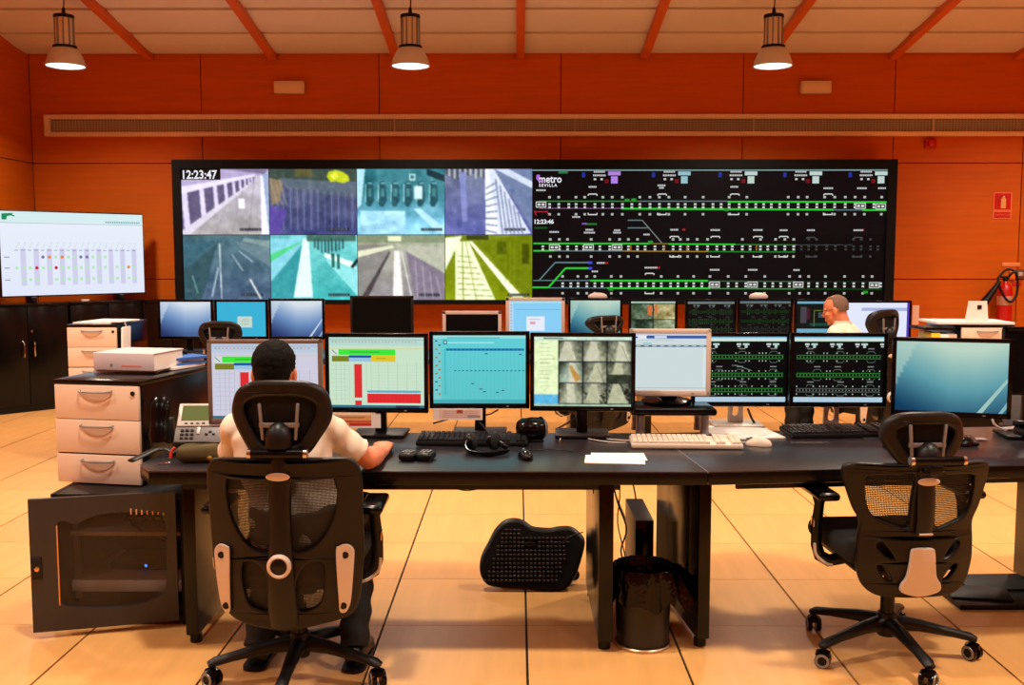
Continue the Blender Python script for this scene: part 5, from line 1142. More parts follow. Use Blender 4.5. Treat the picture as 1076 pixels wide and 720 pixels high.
def person(lb, loc, yaw, J, hair, grown=True, hm=HAIR, glasses=False, seat=None):
    t = thing('person', lb, 'person', loc, yaw)
    V3 = lambda k: Vector(J[k])
    b = nb(); hp, nk = V3('hip'), V3('neck')
    tz = [(hp, .150, .105), (hp.lerp(nk, .25), .135, .095), (hp.lerp(nk, .55)+Vector((0, -.02, 0)), .150, .100), (hp.lerp(nk, .80)+Vector((0, -.015, 0)), .155, .090), (hp.lerp(nk, .93), .10, .065), (nk, .062, .055)]
    loft(b, tz, 18, up=(0, 1, 0))
    MH = Matrix.Translation(V3('head')) @ Matrix.Rotation(J.get('turn', 0), 4, 'Z') @ Matrix.Rotation(J.get('nod', 0), 4, 'X'); head_geo(b, MH)
    for s, a in ((-1, 'l'), (1, 'r')):
        sh, el, wr = V3('sh'+a), V3('el'+a), V3('wr'+a)
        loft(b, [(nk.lerp(sh, .45)-Vector((0, 0, .02)), .05, .045), (sh, .042, .042), (sh.lerp(el, .4), .040, .040), (sh.lerp(el, .9), .040, .039), (el, .040, .040), (el.lerp(wr, .3), .043, .040), (el.lerp(wr, .75), .030, .027), (wr, .026, .021)], 14)
        ell(b, el, (.038,)*3); hand_geo(b, wr, V3('fi'+a)-wr, s, J.get('curl'+a, .5))
        kn, an = V3('kn'+a), V3('an'+a)
        loft(b, [(hp+Vector((s*.085, 0, 0)), .075, .075), (hp.lerp(kn, .5)+Vector((s*.04, 0, 0)), .070, .066), (kn, .052, .052)], 14); ell(b, kn, (.052,)*3)
        loft(b, [(kn, .050, .050), (kn.lerp(an, .35), .050, .048), (kn.lerp(an, .8), .034, .034), (an, .032, .034)], 14)
        ell(b, an+Vector((0, .06, -.045)), (.035, .10, .025))
    o = obj('body', fuse(b, 0.0052, 4), SKIN, t, smooth=80)
    for w_ in ([0] if glasses or True else []):
        e = nb()
        for s in (-1, 1): ell(e, MH @ Vector((s*0.030, 0.076, 0.006)), (.011, .008, .007))
        obj('eye', e, mat('eye_white', (225, 215, 205), .3), o)
    # shirt
    sb = nb(); c = .020
    tz = [(hp-Vector((0, 0, .05)), .172, .130), (hp.lerp(nk, .15), .168, .125), (hp.lerp(nk, .35), .160, .118), (hp.lerp(nk, .6)+Vector((0, -.022, 0)), .178, .122), (hp.lerp(nk, .80)+Vector((0, -.018, 0)), .180, .110), (hp.lerp(nk, .93)+Vector((0, -.004, 0)), .125, .084), (nk+Vector((0, 0, .0)), .075, .068)]
    loft(sb, tz, 20, up=(0, 1, 0))
    for s, a in ((-1, 'l'), (1, 'r')):
        sh, el = V3('sh'+a), V3('el'+a); sq = J.get('sleeve', .95)
        loft(sb, [(nk.lerp(sh, .25)-Vector((0, 0, .03)), .07, .055), (nk.lerp(sh, .65)-Vector((0, 0, .005)), .072, .060), (sh, .064, .060), (sh.lerp(el, .35), .059, .056), (sh.lerp(el, .7), .059, .056), (sh.lerp(el, sq), .062, .057)], 16)
    # soft folds
    for v in sb.verts: v.co += Vector((0, 0, 0))
    sme = fuse(sb, 0.0065, 16)
    push(sme, lambda x, y, z: 0.0035*np.sin(z*42+x*30+3*np.sin(x*17))+0.003*np.sin(x*70-z*40+y*40))
    obj('shirt', sme, SHIRT if hm is HAIR else mat('pale_shirt', (240, 220, 196), 0.8, var=0.04), t, smooth=80)
    cb = nb(); K = 22; rad = [(.066, -.012), (.070, .010), (.064, .034), (.058, .032), (.060, .0)]
    lathe(cb, rad, nk+Vector((0, -.004, .0)), n=K); obj('collar', cb, SHIRT, t)
    tb_ = nb()
    loft(tb_, [(hp+Vector((0, -.02, .10)), .165, .115), (hp+Vector((0, 0, 0)), .180, .135), (hp+Vector((0, .02, -.05)), .165, .11)], 18, up=(0, 1, 0))
    for s, a in ((-1, 'l'), (1, 'r')):
        kn, an = V3('kn'+a), V3('an'+a)
        loft(tb_, [(hp+Vector((s*.085, 0, -.005)), .092, .085), (hp.lerp(kn, .5)+Vector((s*.04, 0, 0)), .086, .078), (kn, .068, .066)], 16); ell(tb_, kn, (.068, .068, .066))
        loft(tb_, [(kn, .066, .064), (kn.lerp(an, .4), .064, .060), (kn.lerp(an, .95), .056, .056), (an-Vector((0, 0, .01)), .058, .060)], 16)
    tme = fuse(tb_, 0.008, 4)
    push(tme, lambda x, y, z: 0.004*np.sin(z*60+x*20+y*30))
    obj('trousers', tme, TROU, t, smooth=80)
    for s, a in ((-1, 'l'), (1, 'r')):
        an = V3('an'+a); sh_ = nb(); dz = an.z
        loft(sh_, [(an+Vector((0, -.045, -dz+.045)), .028, .040), (an+Vector((0, -.01, -dz+.05)), .038, .048), (an+Vector((s*.005, .06, -dz+.042)), .042, .040), (an+Vector((s*.01, .14, -dz+.032)), .047, .030), (an+Vector((s*.01, .20, -dz+.026)), .036, .022), (an+Vector((s*.01, .222, -dz+.022)), .018, .014)], 16)
        o = obj('shoe', sh_, SHOE, t, smooth=80); obj('sole', plate([(-.036, -.06), (.036, -.06), (.042, .06), (.048, .14), (.036, .21), (0, .228), (-.036, .21), (-.048, .14), (-.042, .06)], th=.012, bevel=.003), BLACK, o)
        so = o.children[0]; so.rotation_euler = (-pi/2, 0, 0); so.location = (an.x+s*.006, an.y, 0.0075)
        so.rotation_euler = (pi/2, 0, 0); so.scale = (1, 1, 1)
        for v in so.data.vertices: v.co.z = v.co.z
        M = Matrix.Rotation(-pi/2, 4, 'X'); so.data.transform(M); so.rotation_euler = (pi, 0, 0) if False else (0, 0, 0)
        for v in so.data.vertices: v.co.y = abs(1)*(-v.co.y if False else v.co.y)
    hb = hair(nb(), MH); obj('hair', hb, hm, t, smooth=80)
    if glasses:
        g = nb()
        for s in (-1, 1):
            tube(g, [MH @ Vector((s*0.032+0.021*cos(a), 0.094, 0.006+0.016*sin(a))) for a in [k*pi/5 for k in range(11)]], 0.0016, 6, 0)
            tube(g, [MH @ Vector(p) for p in ((s*.053, .093, .01), (s*.074, .05, .014), (s*.078, -.005, .012))], 0.0016, 6, 0)
        tube(g, [MH @ Vector((-.011, .095, .01)), MH @ Vector((.011, .095, .01))], 0.0014, 6, 0)
        obj('glasses', g, BLACKG, t)
    return t
def hair_full(bm, M):
    t = nb(); bmesh.ops.create_icosphere(t, subdivisions=5, radius=1.0)
    dele = []
    for v in t.verts:
        n = v.co.normalized(); x, y, z = n
        r = Vector((n.x*0.079, n.y*0.098, n.z*0.092)); k = 1.0
        if z > .2: k += 0.07*(noise2(x+3, y+3, 13)) + .05*(z-.2)
        if z < -.1: r.z *= 1.0+.35*min(1, (-z))
        if y < 0 and z < 0: r.y *= 0.96; r.x *= .96
        k += 0.045*(noise2(x+5, z+y+5, 30)-.5)
        r *= k; v.co = r + Vector((0, -0.014, 0.030))
        line = -0.55 if y < -.2 else (-0.25 if y < .15 else .35+(y-.15)*.45)
        if z < line: dele.append(v)
    bmesh.ops.delete(t, geom=dele, context='VERTS'); bmesh.ops.solidify(t, geom=t.faces, thickness=0.006) if False else None
    bmesh.ops.transform(t, matrix=M, verts=t.verts); me = bpy.data.meshes.new('t'); t.to_mesh(me); t.free(); bm.from_mesh(me); bpy.data.meshes.remove(me); return bm
def hair_bald(bm, M):
    t = nb(); bmesh.ops.create_icosphere(t, subdivisions=5, radius=1.0); dele = []
    for v in t.verts:
        x, y, z = v.co.normalized(); r = Vector((x*0.0755, y*0.0955, z*0.087*(1.2 if z < 0 else 1)))*(1+0.02*(noise2(x+5, z+y+5, 22)-.5)); v.co = r+Vector((0, -.014, .03))
        line = -0.50 if y < -.2 else (-0.15 if y < .15 else .62+(y-.15)*.5)
        if z < line or (z > .93 and y > -.1): dele.append(v)
    bmesh.ops.delete(t, geom=dele, context='VERTS')
    bmesh.ops.transform(t, matrix=M, verts=t.verts); me = bpy.data.meshes.new('t'); t.to_mesh(me); t.free(); bm.from_mesh(me); bpy.data.meshes.remove(me); return bm
hx = at(289.5, 395, 3.70)
ox, oy = cA.x, cA.y
def rel(v): return (v.x-ox, v.y-oy, v.z)
elr = at(387, 483, 3.76); wrr = at(402, 474, 4.00); fir = at(403, 464, 4.12)
shr = at(338, 447, 3.66); shl = at(249, 449, 3.66)
kr = atz(362, 560, .5); ar = atz(371, 686, 0.06); al = atz(272, 682, 0.06)
J1 = dict(hip=(0.0, 0.00, 0.56), neck=rel(at(290, 428, 3.66)), head=rel(at(288.5, 393, 3.70)), nod=-0.12,
          shr=rel(shr), shl=rel(shl), elr=rel(elr), wrr=rel(wrr), fir=rel(fir), ell=(-.285, .17, .79), wrl=(-.19, .44, .775), fil=(-.13, .55, .765), curlr=.55, curll=.4, sleeve=.80,
          knr=(0.17, .42, .52), anr=(ar.x-ox, ar.y-oy+.02, .08), knl=(-.17, .42, .52), anl=(al.x-ox, al.y-oy, .08))
J1['elr'] = tuple(J1['elr'][:2])+(max(J1['elr'][2], .785),)
man1 = person('man seen from behind, cream shirt, short dark hair, right hand on a mouse', (ox, oy, 0), 0, J1, hair_full)
ax, ay = cC.location.x, cC.location.y
J2 = dict(hip=(0, 0.02, 0.55), neck=(0, 0.13, 1.015), head=(0, 0.185, 1.125), nod=-0.25, turn=0.25, shr=(.18, .12, .955), shl=(-.18, .12, .955), elr=(.23, .26, .72), wrr=(.15, .46, .77), fir=(.12, .6, .76), ell=(-.23, .26, .72), wrl=(-.15, .46, .77), fil=(-.12, .6, .76),
          knr=(.15, .44, .50), anr=(.15, .44, .08), knl=(-.15, .44, .50), anl=(-.15, .44, .08), sleeve=.9)
hd = at(893, 330, 7.3)
man2 = person('man with thinning hair, glasses and pale shirt, seated at the back row facing left', (ax, ay, 0), 0.95, J2, hair_bald, hm=HAIR2, glasses=True)
_h = man2.matrix_basis @ Vector(J2['head']); man2.location.x += hd.x-_h.x+0.0
# ================================================================ THINGS ON THE DESKS
def keyboard(lb, x, y, rz, w_, d_, m, km, grp=None):
    t = thing('keyboard', lb, 'keyboard', (x, y, DZ+0.001), rz, grp)
    b = bx((0, 0, 0.011), (w_, d_, 0.020), 0.005)
    for v in b.verts: v.co.z += max(0, v.co.y+d_/2)*0.07
    obj('case', b, m, t); k = nb()
    for r in range(6):
        yy = d_/2-0.022-r*(d_-0.040)/5.0*1.0; n = 21
        for i in range(n):
            u = -w_/2+0.016+(w_-0.032)*i/(n-1)
            if i in (15, 18) or (r == 1 and False): continue
            if r == 5 and 4 < i < 9: continue
            box(k, (u, yy, 0.026+(yy+d_/2)*0.07), ((w_-0.03)/n*0.84, (d_-0.04)/6*0.9, 0.009))
        if r == 5: box(k, (-w_/2+0.016+(w_-0.032)*6.5/20, yy, 0.026+(yy+d_/2)*0.07), ((w_-0.03)/n*3.9, (d_-0.04)/6*0.9, 0.009))
    obj('keys', k, km, t)['kind'] = 'stuff'
    return t
def mouse(lb, x, y, rz, m, cable=None, z=DZ+0.001):
    t = thing('computer_mouse', lb, 'mouse', (x, y, z), rz)
    b = nb(); ell(b, (0, 0, 0.004), (0.031, 0.056, 0.034), n=24, k=16)
    for v in b.verts:
        v.co.z = max(v.co.z, 0.0); v.co.z *= 1-0.25*max(0, v.co.y/0.056); v.co.x *= 1-0.12*(1-abs(v.co.y)/0.056)
    obj('shell', b, m, t); obj('wheel', cyl(nb(), (0, 0.032, 0.027), 0.009, 0.006, rot=(0, pi/2, 0), n=14), GREYM, t)
    obj('button_gap', bx((0, 0.036, 0.0275), (0.0015, 0.030, 0.006)), BLACK, t)
    if cable: obj('cable', tube(nb(), cable, 0.0022, 6), BLACK if m is not BEIGE else BEIGE, t)
    return t
KG = 'keyboards on the control desks'
KEYB = mat('key_black', (26, 25, 27), 0.45, var=0.2); KEYC = mat('key_cream', (228, 214, 196), 0.5, var=0.03)
k1 = atz(497, 466, DZ); kb1 = keyboard('black keyboard with a silver rear edge, under the turquoise grid monitor', k1.x, k1.y+0.0, -0.03, 0.475, 0.165, BLACK, KEYB, KG)
obj('silver_edge', bx((0, 0.087, 0.020), (0.47, 0.016, 0.016), 0.004), mat('silver_bar', (150, 142, 140), 0.35, 0.5), kb1)
k2 = atz(720, 469, DZ); keyboard('cream keyboard in front of the riser with the beige monitor', k2.x, k2.y, -0.04, 0.465, 0.150, BEIGE, KEYC, KG)
k3 = atz(879, 457.5, DZ); keyboard('black keyboard on the right desk under the right track diagram monitor', k3.x, k3.y, math.atan2(dd.y, dd.x), 0.475, 0.165, BLACK, KEYB, KG)
p = atz(552, 482, DZ); mouse('glossy black mouse on the desk, right of the headset', p.x, p.y, 0.25, BLACKG, [(0, .05, .012), (.03, .10, .01), (.10, .14, .004), (.18, .12, .003), (.22, .06, .003)])
p = atz(797, 468.5, DZ); mouse('cream mouse beside the cream keyboard', p.x, p.y, 1.25, BEIGE, [(0, .05, .012), (.0, .08, .006), (.01, .12, .003)])
p = atz(936.5, 471.5, DZ); mouse('black mouse with a silver sheen beside the headrest of the empty chair', p.x, p.y, 0.1, BLACKG)
p = atz(1020, 470, DZ); mouse('black mouse partly behind the headrest of the empty chair', p.x, p.y+0.04, -0.6, BLACKG)
hw = man1.matrix_basis @ Vector(J1['fir']); mouse('dark mouse under the right hand of the seated operator', hw.x+0.0, hw.y+0.0, -0.25, BLACKG)
sheet('loose_paper', 'white sheets on the desk edge between the black mouse and the cream keyboard', 'papers', (*(atz(646, 484, DZ).xy), DZ+0.001), 0.235, 0.15, -0.10, th=0.004)
sheet('loose_paper', 'white top sheet slightly askew at the desk edge, beside the glossy black mouse', 'paper', (*(atz(650, 481.5, DZ).xy), DZ+0.0055), 0.215, 0.145, -0.02, th=0.001)
sheet('loose_paper', 'white papers fanned behind the cream mouse', 'papers', (*(atz(782, 457.5, DZ).xy), DZ+0.001), 0.30, 0.21, 0.15, th=0.006)
sheet('loose_paper', 'top sheet of the papers fanned behind the cream mouse', 'paper', (*(atz(775, 454.5, DZ).xy), DZ+0.0075), 0.27, 0.19, -0.20, th=0.002)
sheet('loose_paper', 'white papers on the desk beyond the hand of the seated operator', 'papers', (*(atz(398, 456, DZ).xy), DZ+0.001), 0.16, 0.12, 0.3, th=0.008)
for px, lb in ((430, 'small black handheld radio left of its twin, beside the mouse hand'), (448, 'small black handheld radio right of its twin, in front of the keyboard')):
    p = atz(px, 483.5, DZ); t = thing('handheld_radio', lb, 'radio', (p.x, p.y, DZ+0.001), -0.4 if px < 440 else -0.25)
    obj('body', bx((0, 0, 0.017), (0.062, 0.085, 0.034), 0.014, seg=3), BLACK, t); kk = nb()
    for i in range(3):
        for j in range(3): box(kk, (-0.015+0.015*i, -0.02+0.016*j, 0.0355), (0.009, 0.009, 0.004), 0.001)
    obj('keys', kk, GREYM, t)['kind'] = 'stuff'
# headset
p = atz(512, 478, DZ); t = thing('headset', 'black headset lying on the desk in front of the keyboard', 'headset', (p.x, p.y, DZ+0.001))
arc = [(-0.075, 0.065, 0.055), (-0.088, 0.02, 0.03), (-0.070, -0.022, 0.014), (-0.02, -0.045, 0.010), (0.035, -0.045, 0.012), (0.078, -0.018, 0.016), (0.085, 0.02, 0.02), (0.062, 0.045, 0.03), (0.03, 0.058, 0.04)]
obj('headband', loft(nb(), [(q, .006, .012) for q in cr(arc, 4, False)], 10), BLACKG, t)
for x_, y_, z_, rr in ((-0.075, 0.058, 0.040, 0.4), (0.020, 0.058, 0.045, -0.5)):
    e = obj('ear_cup', ell(nb(), (x_, y_, z_), (0.022, 0.034, 0.036), rot=(0, 0, rr)), BLACKG, t); obj('cushion', ell(nb(), (x_+0.012, y_, z_), (0.016, 0.036, 0.038), rot=(0, 0, rr)), FABRIC, e)
obj('microphone_boom', tube(nb(), [(0.02, 0.06, 0.05), (-0.01, 0.08, 0.09), (-0.035, 0.1, 0.115)], 0.004), BLACK, t)
p = atz(559, 466, DZ); t = thing('desk_speaker', 'glossy black barrel shaped speaker right of the black keyboard', 'speaker', (p.x, p.y+0.05, DZ+0.001), 0.1)
obj('barrel', lathe(nb(), [(0.001, -0.062), (0.038, -0.060), (0.047, -0.045), (0.05, 0), (0.047, 0.045), (0.038, 0.060), (0.001, 0.062)], (0, 0, 0.055), rot=(0, pi/2, 0.3), n=28), BLACKG, t)
obj('rim', lathe(nb(), [(0.040, 0.058), (0.048, 0.050), (0.050, 0.044)], (0, 0, 0.055), rot=(0, pi/2, 0.3), n=28), GREYM, t); obj('foot', bx((0, 0, 0.005), (0.10, 0.06, 0.010), 0.004), BLACK, t)
def cable(lb, pts, r=0.003, m=BLACK, name='cable'): return tag(obj(name, tube(nb(), pts, r, 6), m), lb, 'cable')
zz = DZ+0.004
def dz(px, py, h=0): v = atz(px, py, DZ+h); return (v.x, v.y, DZ+h+0.004)
cable('white cable running on the desk from the black speaker to the cream keyboard', [dz(588, 464), dz(592, 459), dz(606, 456), dz(622, 460), dz(645, 463), dz(662, 464)], 0.0025, BEIGE)
cable('thin white cable crossing the desk behind the loose sheets', [dz(586, 460), dz(600, 457.5), dz(618, 462), dz(640, 465.5), dz(658, 466)], 0.002, WHITE)
cable('black cable hanging behind the desk under the turquoise grid monitor', [at(455, 445, 4.6), at(470, 441, 4.6), at(490, 437, 4.62), at(512, 436, 4.6), at(523, 431, 4.5)], 0.004)
cable('black cable with a plug dropping behind the track diagram monitors', [at(786, 430, 4.66), at(790, 440, 4.7), at(796, 450, 4.78), at(800, 462, 4.85)], 0.006)
cable('black cable rising from the desk to the nine picture monitor', [dz(584, 452), at(594, 446, 4.55), at(606, 438, 4.5), at(612, 430, 4.45)], 0.004)
cable('cable loop beneath the desk edge near the mouse', [at(415+35, 511, 4.0), at(475, 513, 4.0), at(492, 515.5, 4.0), at(515, 511, 4.0)], 0.0025)
# phone
p = atz(209, 470, DZ); t = thing('desk_phone', 'silver and dark desk phone with a green display, at the left end of the desk', 'telephone', (p.x-0.012, p.y+0.05, DZ+0.001), 0.06); t.scale = (1.1, 1.1, 1.1)
RT = -0.52
def tilt_box(c, s, bev=0.002):  # box on the tilted face: x, up the face, out
    M = Matrix.Translation((0, -0.03, 0.015)) @ Matrix.Rotation(0.62*pi/2, 4, 'X')
    b = nb(); box(b, (c[0], c[1], c[2]), s, bev); bmesh.ops.transform(b, matrix=M, verts=b.verts); return b
obj('base', bx((0, 0.03, 0.01), (0.19, 0.14, 0.02), 0.005), CHARC, t); obj('stand', bx((0, 0.055, 0.05), (0.12, 0.02, 0.10), 0.004), CHARC, t)
PH = mat('phone_silver', (206, 198, 192), 0.35, 0.2, var=0.04)
obj('key_bed', tilt_box((0, 0.03, 0), (0.180, 0.07, 0.016), 0.003), mat('phone_grey', (112, 106, 106), .45), t)
bzl = obj('display_bezel', tilt_box((0.0, 0.112, 0.004), (0.172, 0.098, 0.020), 0.004), PH, t)
sc_ = obj('display', tilt_box((-0.018, 0.118, 0.0145), (0.105, 0.064, 0.002), 0), emit('lcd_green', (126, 124, 70), 0.9), bzl)
for i in range(6): obj('button', tilt_box((0.055+0.012*(i % 2)*1.2, 0.095+0.010*i, 0.015), (0.007, 0.006, 0.004), 0.001), BLACK, bzl)
for i in range(4): obj('button', tilt_box((-0.05+0.022*i, 0.074, 0.015), (0.011, 0.005, 0.004), 0.001), BLACK, bzl)
for i in range(3):
    for j in range(3): obj('key', tilt_box((-0.062+0.019*i, 0.014+0.016*j, 0.010), (0.013, 0.009, 0.005), 0.001), BLACK, t)
obj('navigation_key', tilt_box((0.0, 0.045, 0.010), (0.012, 0.03, 0.006), 0.002), PH, t)
for i in range(3): obj('key', tilt_box((0.045+0.014*(i-1), 0.03+0.01*(i % 2), 0.010), (0.011, 0.007, 0.005), 0.001), BLACK, t)
obj('handset', loft(nb(), [((-0.145, -0.03, 0.015), .034, .018), ((-0.148, -0.025, 0.04), .038, .022), ((-0.150, -0.01, 0.08), .036, .016), ((-0.152, 0.005, 0.12), .038, .016), ((-0.153, 0.015, 0.150), .042, .022), ((-0.153, 0.028, 0.170), .038, .020), ((-0.153, 0.045, 0.176), .020, .012)], 16, up=(0, 1, 0)), BLACKG, t)
obj('cradle', bx((-0.118, 0.02, 0.055), (0.03, 0.05, 0.10), 0.008), CHARC, t)
# pouch
p = atz(208, 487.5, DZ); t = thing('pouch', 'olive green zipped pouch lying in front of the desk phone', 'pouch', (p.x, p.y+0.035, DZ+0.001), 0.05)
b = bx((0, 0, 0.040), (0.185, 0.075, 0.078), 0.030, seg=5)
for v in b.verts:
    v.co.z *= 1-0.25*max(0, -v.co.x/0.09)**2+0.05*sin(v.co.x*50); v.co.y += 0.004*sin(v.co.x*70+v.co.z*60)
obj('bag', b, mat('olive_cloth', (84, 72, 34), 0.75, var=0.2, scale=(20, 20, 20), bump=0.3, bscale=500), t, smooth=80); obj('zip', bx((0, -0.012, 0.078), (0.17, 0.008, 0.004), 0.001), BLACK, t)
obj('zip_pull', tube(nb(), [(-0.092, -0.02, 0.062), (-0.105, -0.025, 0.045), (-0.108, -0.03, 0.02)], 0.006), mat('red_cord', (190, 50, 30), 0.6), t); obj('badge', ell(nb(), (0.045, -0.040, 0.022), (0.010, 0.003, 0.008)), mat('gold_badge', (170, 130, 40), .4, .4), t)
obj('key_ring', tube(nb(), [(-0.11, -0.035, 0.006), (-0.13, -0.045, 0.004), (-0.15, -0.05, 0.003)], 0.003), CHROME, t)
pts = [(*dz(138, 487.5)[:2], DZ+0.012), (*dz(150, 484)[:2], DZ+0.02), (*dz(163, 480)[:2], DZ+0.028), (*dz(176, 479)[:2], DZ+0.03), (*dz(186, 482)[:2], DZ+0.02)]
t = tag(obj('strap', loft(nb(), [(q, .018, .007) for q in cr(pts, 4, False)], 10, up=(0, 0, 1)), BLACK), 'black folded strap lying at the rounded left end of the desk', 'strap')
cable('black coiled cable on the desk left of the phone', [dz(160, 477), dz(166, 473.5), dz(172, 474), dz(178, 478), dz(182, 480)], 0.006)
# far right clutter
p = atz(1062, 456, DZ); t = thing('cable_adapter', 'pale grey adapter with a curved white cable at the right end of the desk', 'adapter', (p.x, p.y, DZ+0.001), 0.4)
obj('case', bx((0, 0, 0.015), (0.10, 0.05, 0.03), 0.01), mat('adapter_grey', (176, 160, 158), .5), t); obj('cord', tube(nb(), [(-0.045, 0, 0.02), (-0.075, 0.03, 0.05), (-0.06, 0.05, 0.11), (-0.05, 0.06, 0.16)], 0.005), WHITE, t)
p = atz(1074, 462, DZ); t = thing('desk_phone', 'dark desk phone cut by the right edge of the picture', 'telephone', (p.x+0.07, p.y-0.02, DZ+0.001), 0.0)
obj('base', bx((0, 0, 0.025), (0.16, 0.18, 0.05), 0.012), BLACK, t); obj('handset', loft(nb(), [((-0.06, -0.09, 0.06), .022, .018), ((-0.06, 0.0, 0.075), .014, .012), ((-0.06, 0.09, 0.06), .022, .018)], 12), BLACKG, t)
t = tag(obj('loose_paper', bx((0, 0, 0.002), (0.10, 0.05, 0.003)), mat('grey_paper', (170, 150, 150), .6)), 'small grey slip on the desk beyond the headrest of the empty chair', 'paper'); p = atz(1026, 463, DZ); t.location = (p.x, p.y+0.02, DZ+0.001)
p = at(1060, 455, 4.75); t = thing('document_holder', 'dark speckled slanted holder behind the turned wallpaper monitor', 'holder', (p.x, p.y-0.05, DZ+0.001), -0.3)
obj('slanted_board', bx((0, 0, 0.10), (0.13, 0.02, 0.22), 0.004, rot=(-0.25, -0.2, 0)), mat('speckled_grey', (92, 84, 82), .7, var=.6, scale=(200, 200, 200)), t); obj('foot', bx((0, 0.01, 0.006), (0.12, 0.10, 0.012), 0.004), BLACK, t)
# ================================================================ THINGS UNDER THE DESK
p = atz(560, 617, 0); ks = 4.62/F
FQ = lambda pts: [((480+X/6.54-558)*ks, (617-(530+Y/6.54))*ks*0.98) for X, Y in pts]
t = thing('foot_rest', 'black studded foot rest tilted on the floor under the desk', 'foot rest', (atz(558, 612, 0).x, p.y, 0), 0.0)
fo = FQ([(172, 440), (180, 370), (225, 290), (270, 215), (330, 165), (400, 155), (460, 172), (520, 205), (640, 215), (700, 206), (790, 206), (855, 250), (868, 290), (835, 390), (790, 480), (700, 545), (450, 535), (250, 520), (195, 490)])
obj('platform', plate(fo, th=0.036, bevel=0.014, y=-0.06, tilt=lambda z: 0.75*z), BLACK, t)
st = nb()
for i in range(23):
    for j in range(14):
        x_ = -0.215+0.0195*i; z_ = 0.045+0.0165*j; a = x_
        top = 0.262 if x_ < -0.05 else 0.225; lo = 0.05; left = -0.225+0.40*(z_-0.05)
        if z_ > top-0.012-0.4*max(0, (-0.15-x_)) or x_ < left+0.012 or x_ > 0.13+0.35*(z_-.05): continue
        if abs(x_+0.005) < 0.026 and abs(z_-0.185) < 0.016: continue
        ell(st, (x_, -0.079+0.75*z_, z_), (0.0075, 0.006, 0.0065), n=8, k=5)
obj('stud', st, mat('rubber_stud', (52, 48, 50), 0.32, var=.1), t)['kind'] = 'stuff'
obj('oval_pad', ell(nb(), (-0.005, -0.080+0.75*.185, .185), (0.028, 0.005, 0.014)), CHARC, t)
obj('base', box(bx((0.02, 0.13, 0.02), (0.34, 0.24, 0.04), 0.012), (0.12, 0.16, 0.06), (0.14, 0.12, 0.08), 0.02), BLACK, t)
obj('adjusting_knob', lathe(nb(), [(0.001, 0.02), (0.025, 0.018), (0.028, 0), (0.001, 0)], (0.20, 0.05, 0.045), rot=(pi/2, 0, 0.4), n=10), BLACK, t)
# bin
p = atz(675, 676, 0); t = thing('waste_bin', 'round black waste bin with a black liner bag, between the desk panels', 'bin', (p.x, p.y+0.0, 0))
obj('base_ring', lathe(nb(), [(0.001, 0.001), (0.112, 0.001), (0.114, 0.010), (0.110, 0.014)], n=40), mat('steel_ring', (190, 160, 130), .3, .6), t)
obj('drum', lathe(nb(), [(0.001, 0.014), (0.104, 0.014), (0.108, 0.15), (0.118, 0.315), (0.112, 0.315), (0.103, 0.15), (0.10, 0.03), (0.001, 0.03)], n=40), mat('bin_grey', (22, 19, 19), 0.5, var=.2), t)
lb_ = nb(); n = 72; prof = [(0.095, .20), (0.108, .30), (0.119, .325), (0.124, .31), (0.126, .27), (0.128, .23), (0.130, .185)]; rings = []
for j, (r, z) in enumerate(prof):
    ring = []
    for i in range(n):
        a = 2*pi*i/n; k = max(0, j-2)/4; fl = max(0, cos(a-0.1))**3*(0.11*k); q = 0.008*k*sin(9*a+2*sin(5*a))+0.004*sin(23*a+j*1.3)
        zz_ = z + 0.015*k*sin(7*a+1)+0.01*k*(noise2(cos(a)+2, sin(a)+2, 5)-.5)*3 + (0.02*k*sin(14*a) if fl > .01 else 0)
        ring.append(lb_.verts.new(((r+fl+q)*cos(a), (r+fl*0.4+q)*sin(a), zz_)))
    rings.append(ring)
for a_, b_ in zip(rings, rings[1:]):
    for i in range(n): lb_.faces.new((a_[i], a_[(i+1) % n], b_[(i+1) % n], b_[i]))
obj('liner_bag', lb_, mat('bin_liner', (6, 5, 6), 0.14, var=.2, bump=.6, bscale=45, spec=0.25), t, smooth=60)
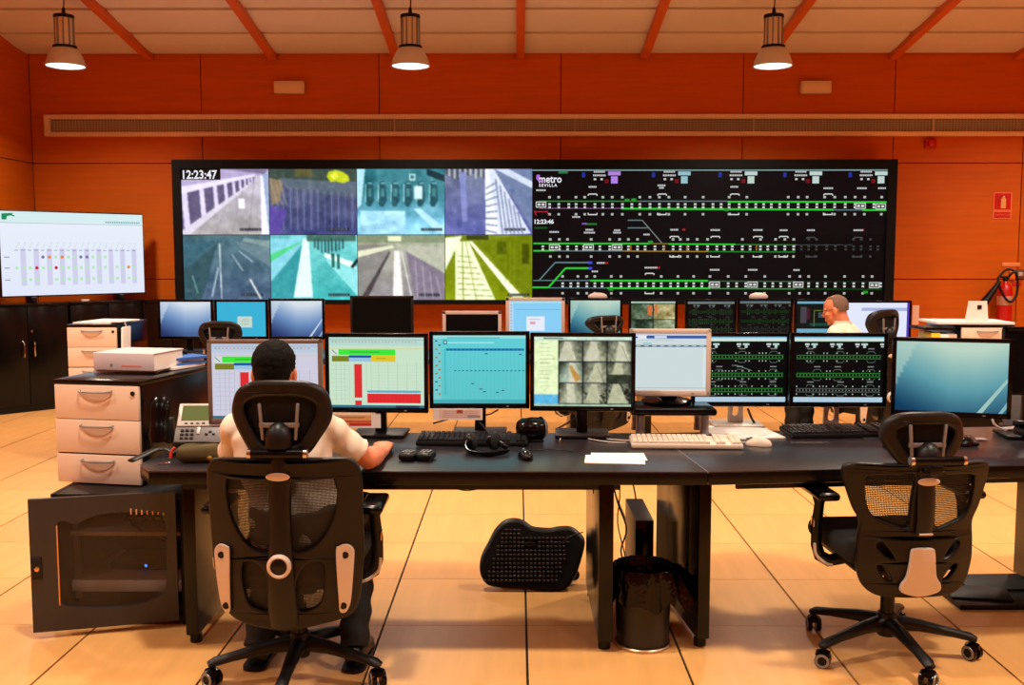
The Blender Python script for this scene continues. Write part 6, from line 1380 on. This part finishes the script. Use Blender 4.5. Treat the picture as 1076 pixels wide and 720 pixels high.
# computer
pf_ = atz(681, 640, 0); a_ = at(672, 550, 4.42); b_ = at(664, 524, 4.86)
t = thing('computer_tower', 'slim black computer standing upright behind the waste bin', 'computer', (0.0, 0, 0), 0)
t.location = (at(684, 560, 4.50).x-0.03, at(684, 560, 4.50).y, 0)
obj('case', bx((0.0, 0.20, 0.185), (0.085, 0.40, 0.35), 0.004), BLACK, t); obj('front_panel', bx((0.0, -0.004, 0.185), (0.083, 0.012, 0.348), 0.004), BLACKG, t); obj('foot', bx((0, 0.2, 0.006), (0.14, 0.3, 0.012), .003), BLACK, t)
for pts, lb, r in (([(0.43, 4.55, 0.55), (0.46, 4.5, 0.42), (0.50, 4.48, 0.30), (0.48, 4.52, 0.18), (0.52, 4.5, 0.08)], 'black cable hanging left of the slim computer', .004),
                 ([(0.44, 4.62, 0.60), (0.48, 4.6, 0.45), (0.47, 4.58, 0.30), (0.51, 4.57, 0.12), (0.50, 4.55, 0.02)], 'second black cable hanging between the left panel and the slim computer', .003),
                 ([(0.72, 4.45, 0.66), (0.735, 4.4, 0.5), (0.715, 4.36, 0.32), (0.73, 4.34, 0.2), (0.69, 4.34, 0.1)], 'black cable hanging along the right panel behind the bin', .004),
                 ([(0.21, 4.5, 0.22), (0.235, 4.48, 0.26), (0.30, 4.46, 0.29)], 'thin cable curving between the foot rest and the desk panel', .003),
                 ([(0.455, 4.6, 0.66), (0.53, 4.6, 0.52), (0.56, 4.62, 0.40)], 'black cable running down to the top of the slim computer', .004)): cable(lb, pts, r)
# low foot platform at right
p = atz(1048, 630, 0); t = thing('foot_platform', 'flat black foot platform on the floor at the right under the desk', 'foot rest', (p.x, p.y, 0), 0.0)
obj('base', bx((0, 0, 0.012), (0.46, 0.28, 0.022), 0.004), BLACK, t); obj('pad', bx((0.03, 0.10, 0.045), (0.30, 0.13, 0.012), .003, rot=(.25, 0, .05)), CHARC, t); obj('pad', bx((-0.10, -0.03, 0.04), (0.26, 0.11, 0.012), .003, rot=(.2, 0, -.15)), CHARC, t)

bpy.data.scenes.remove(TMP)
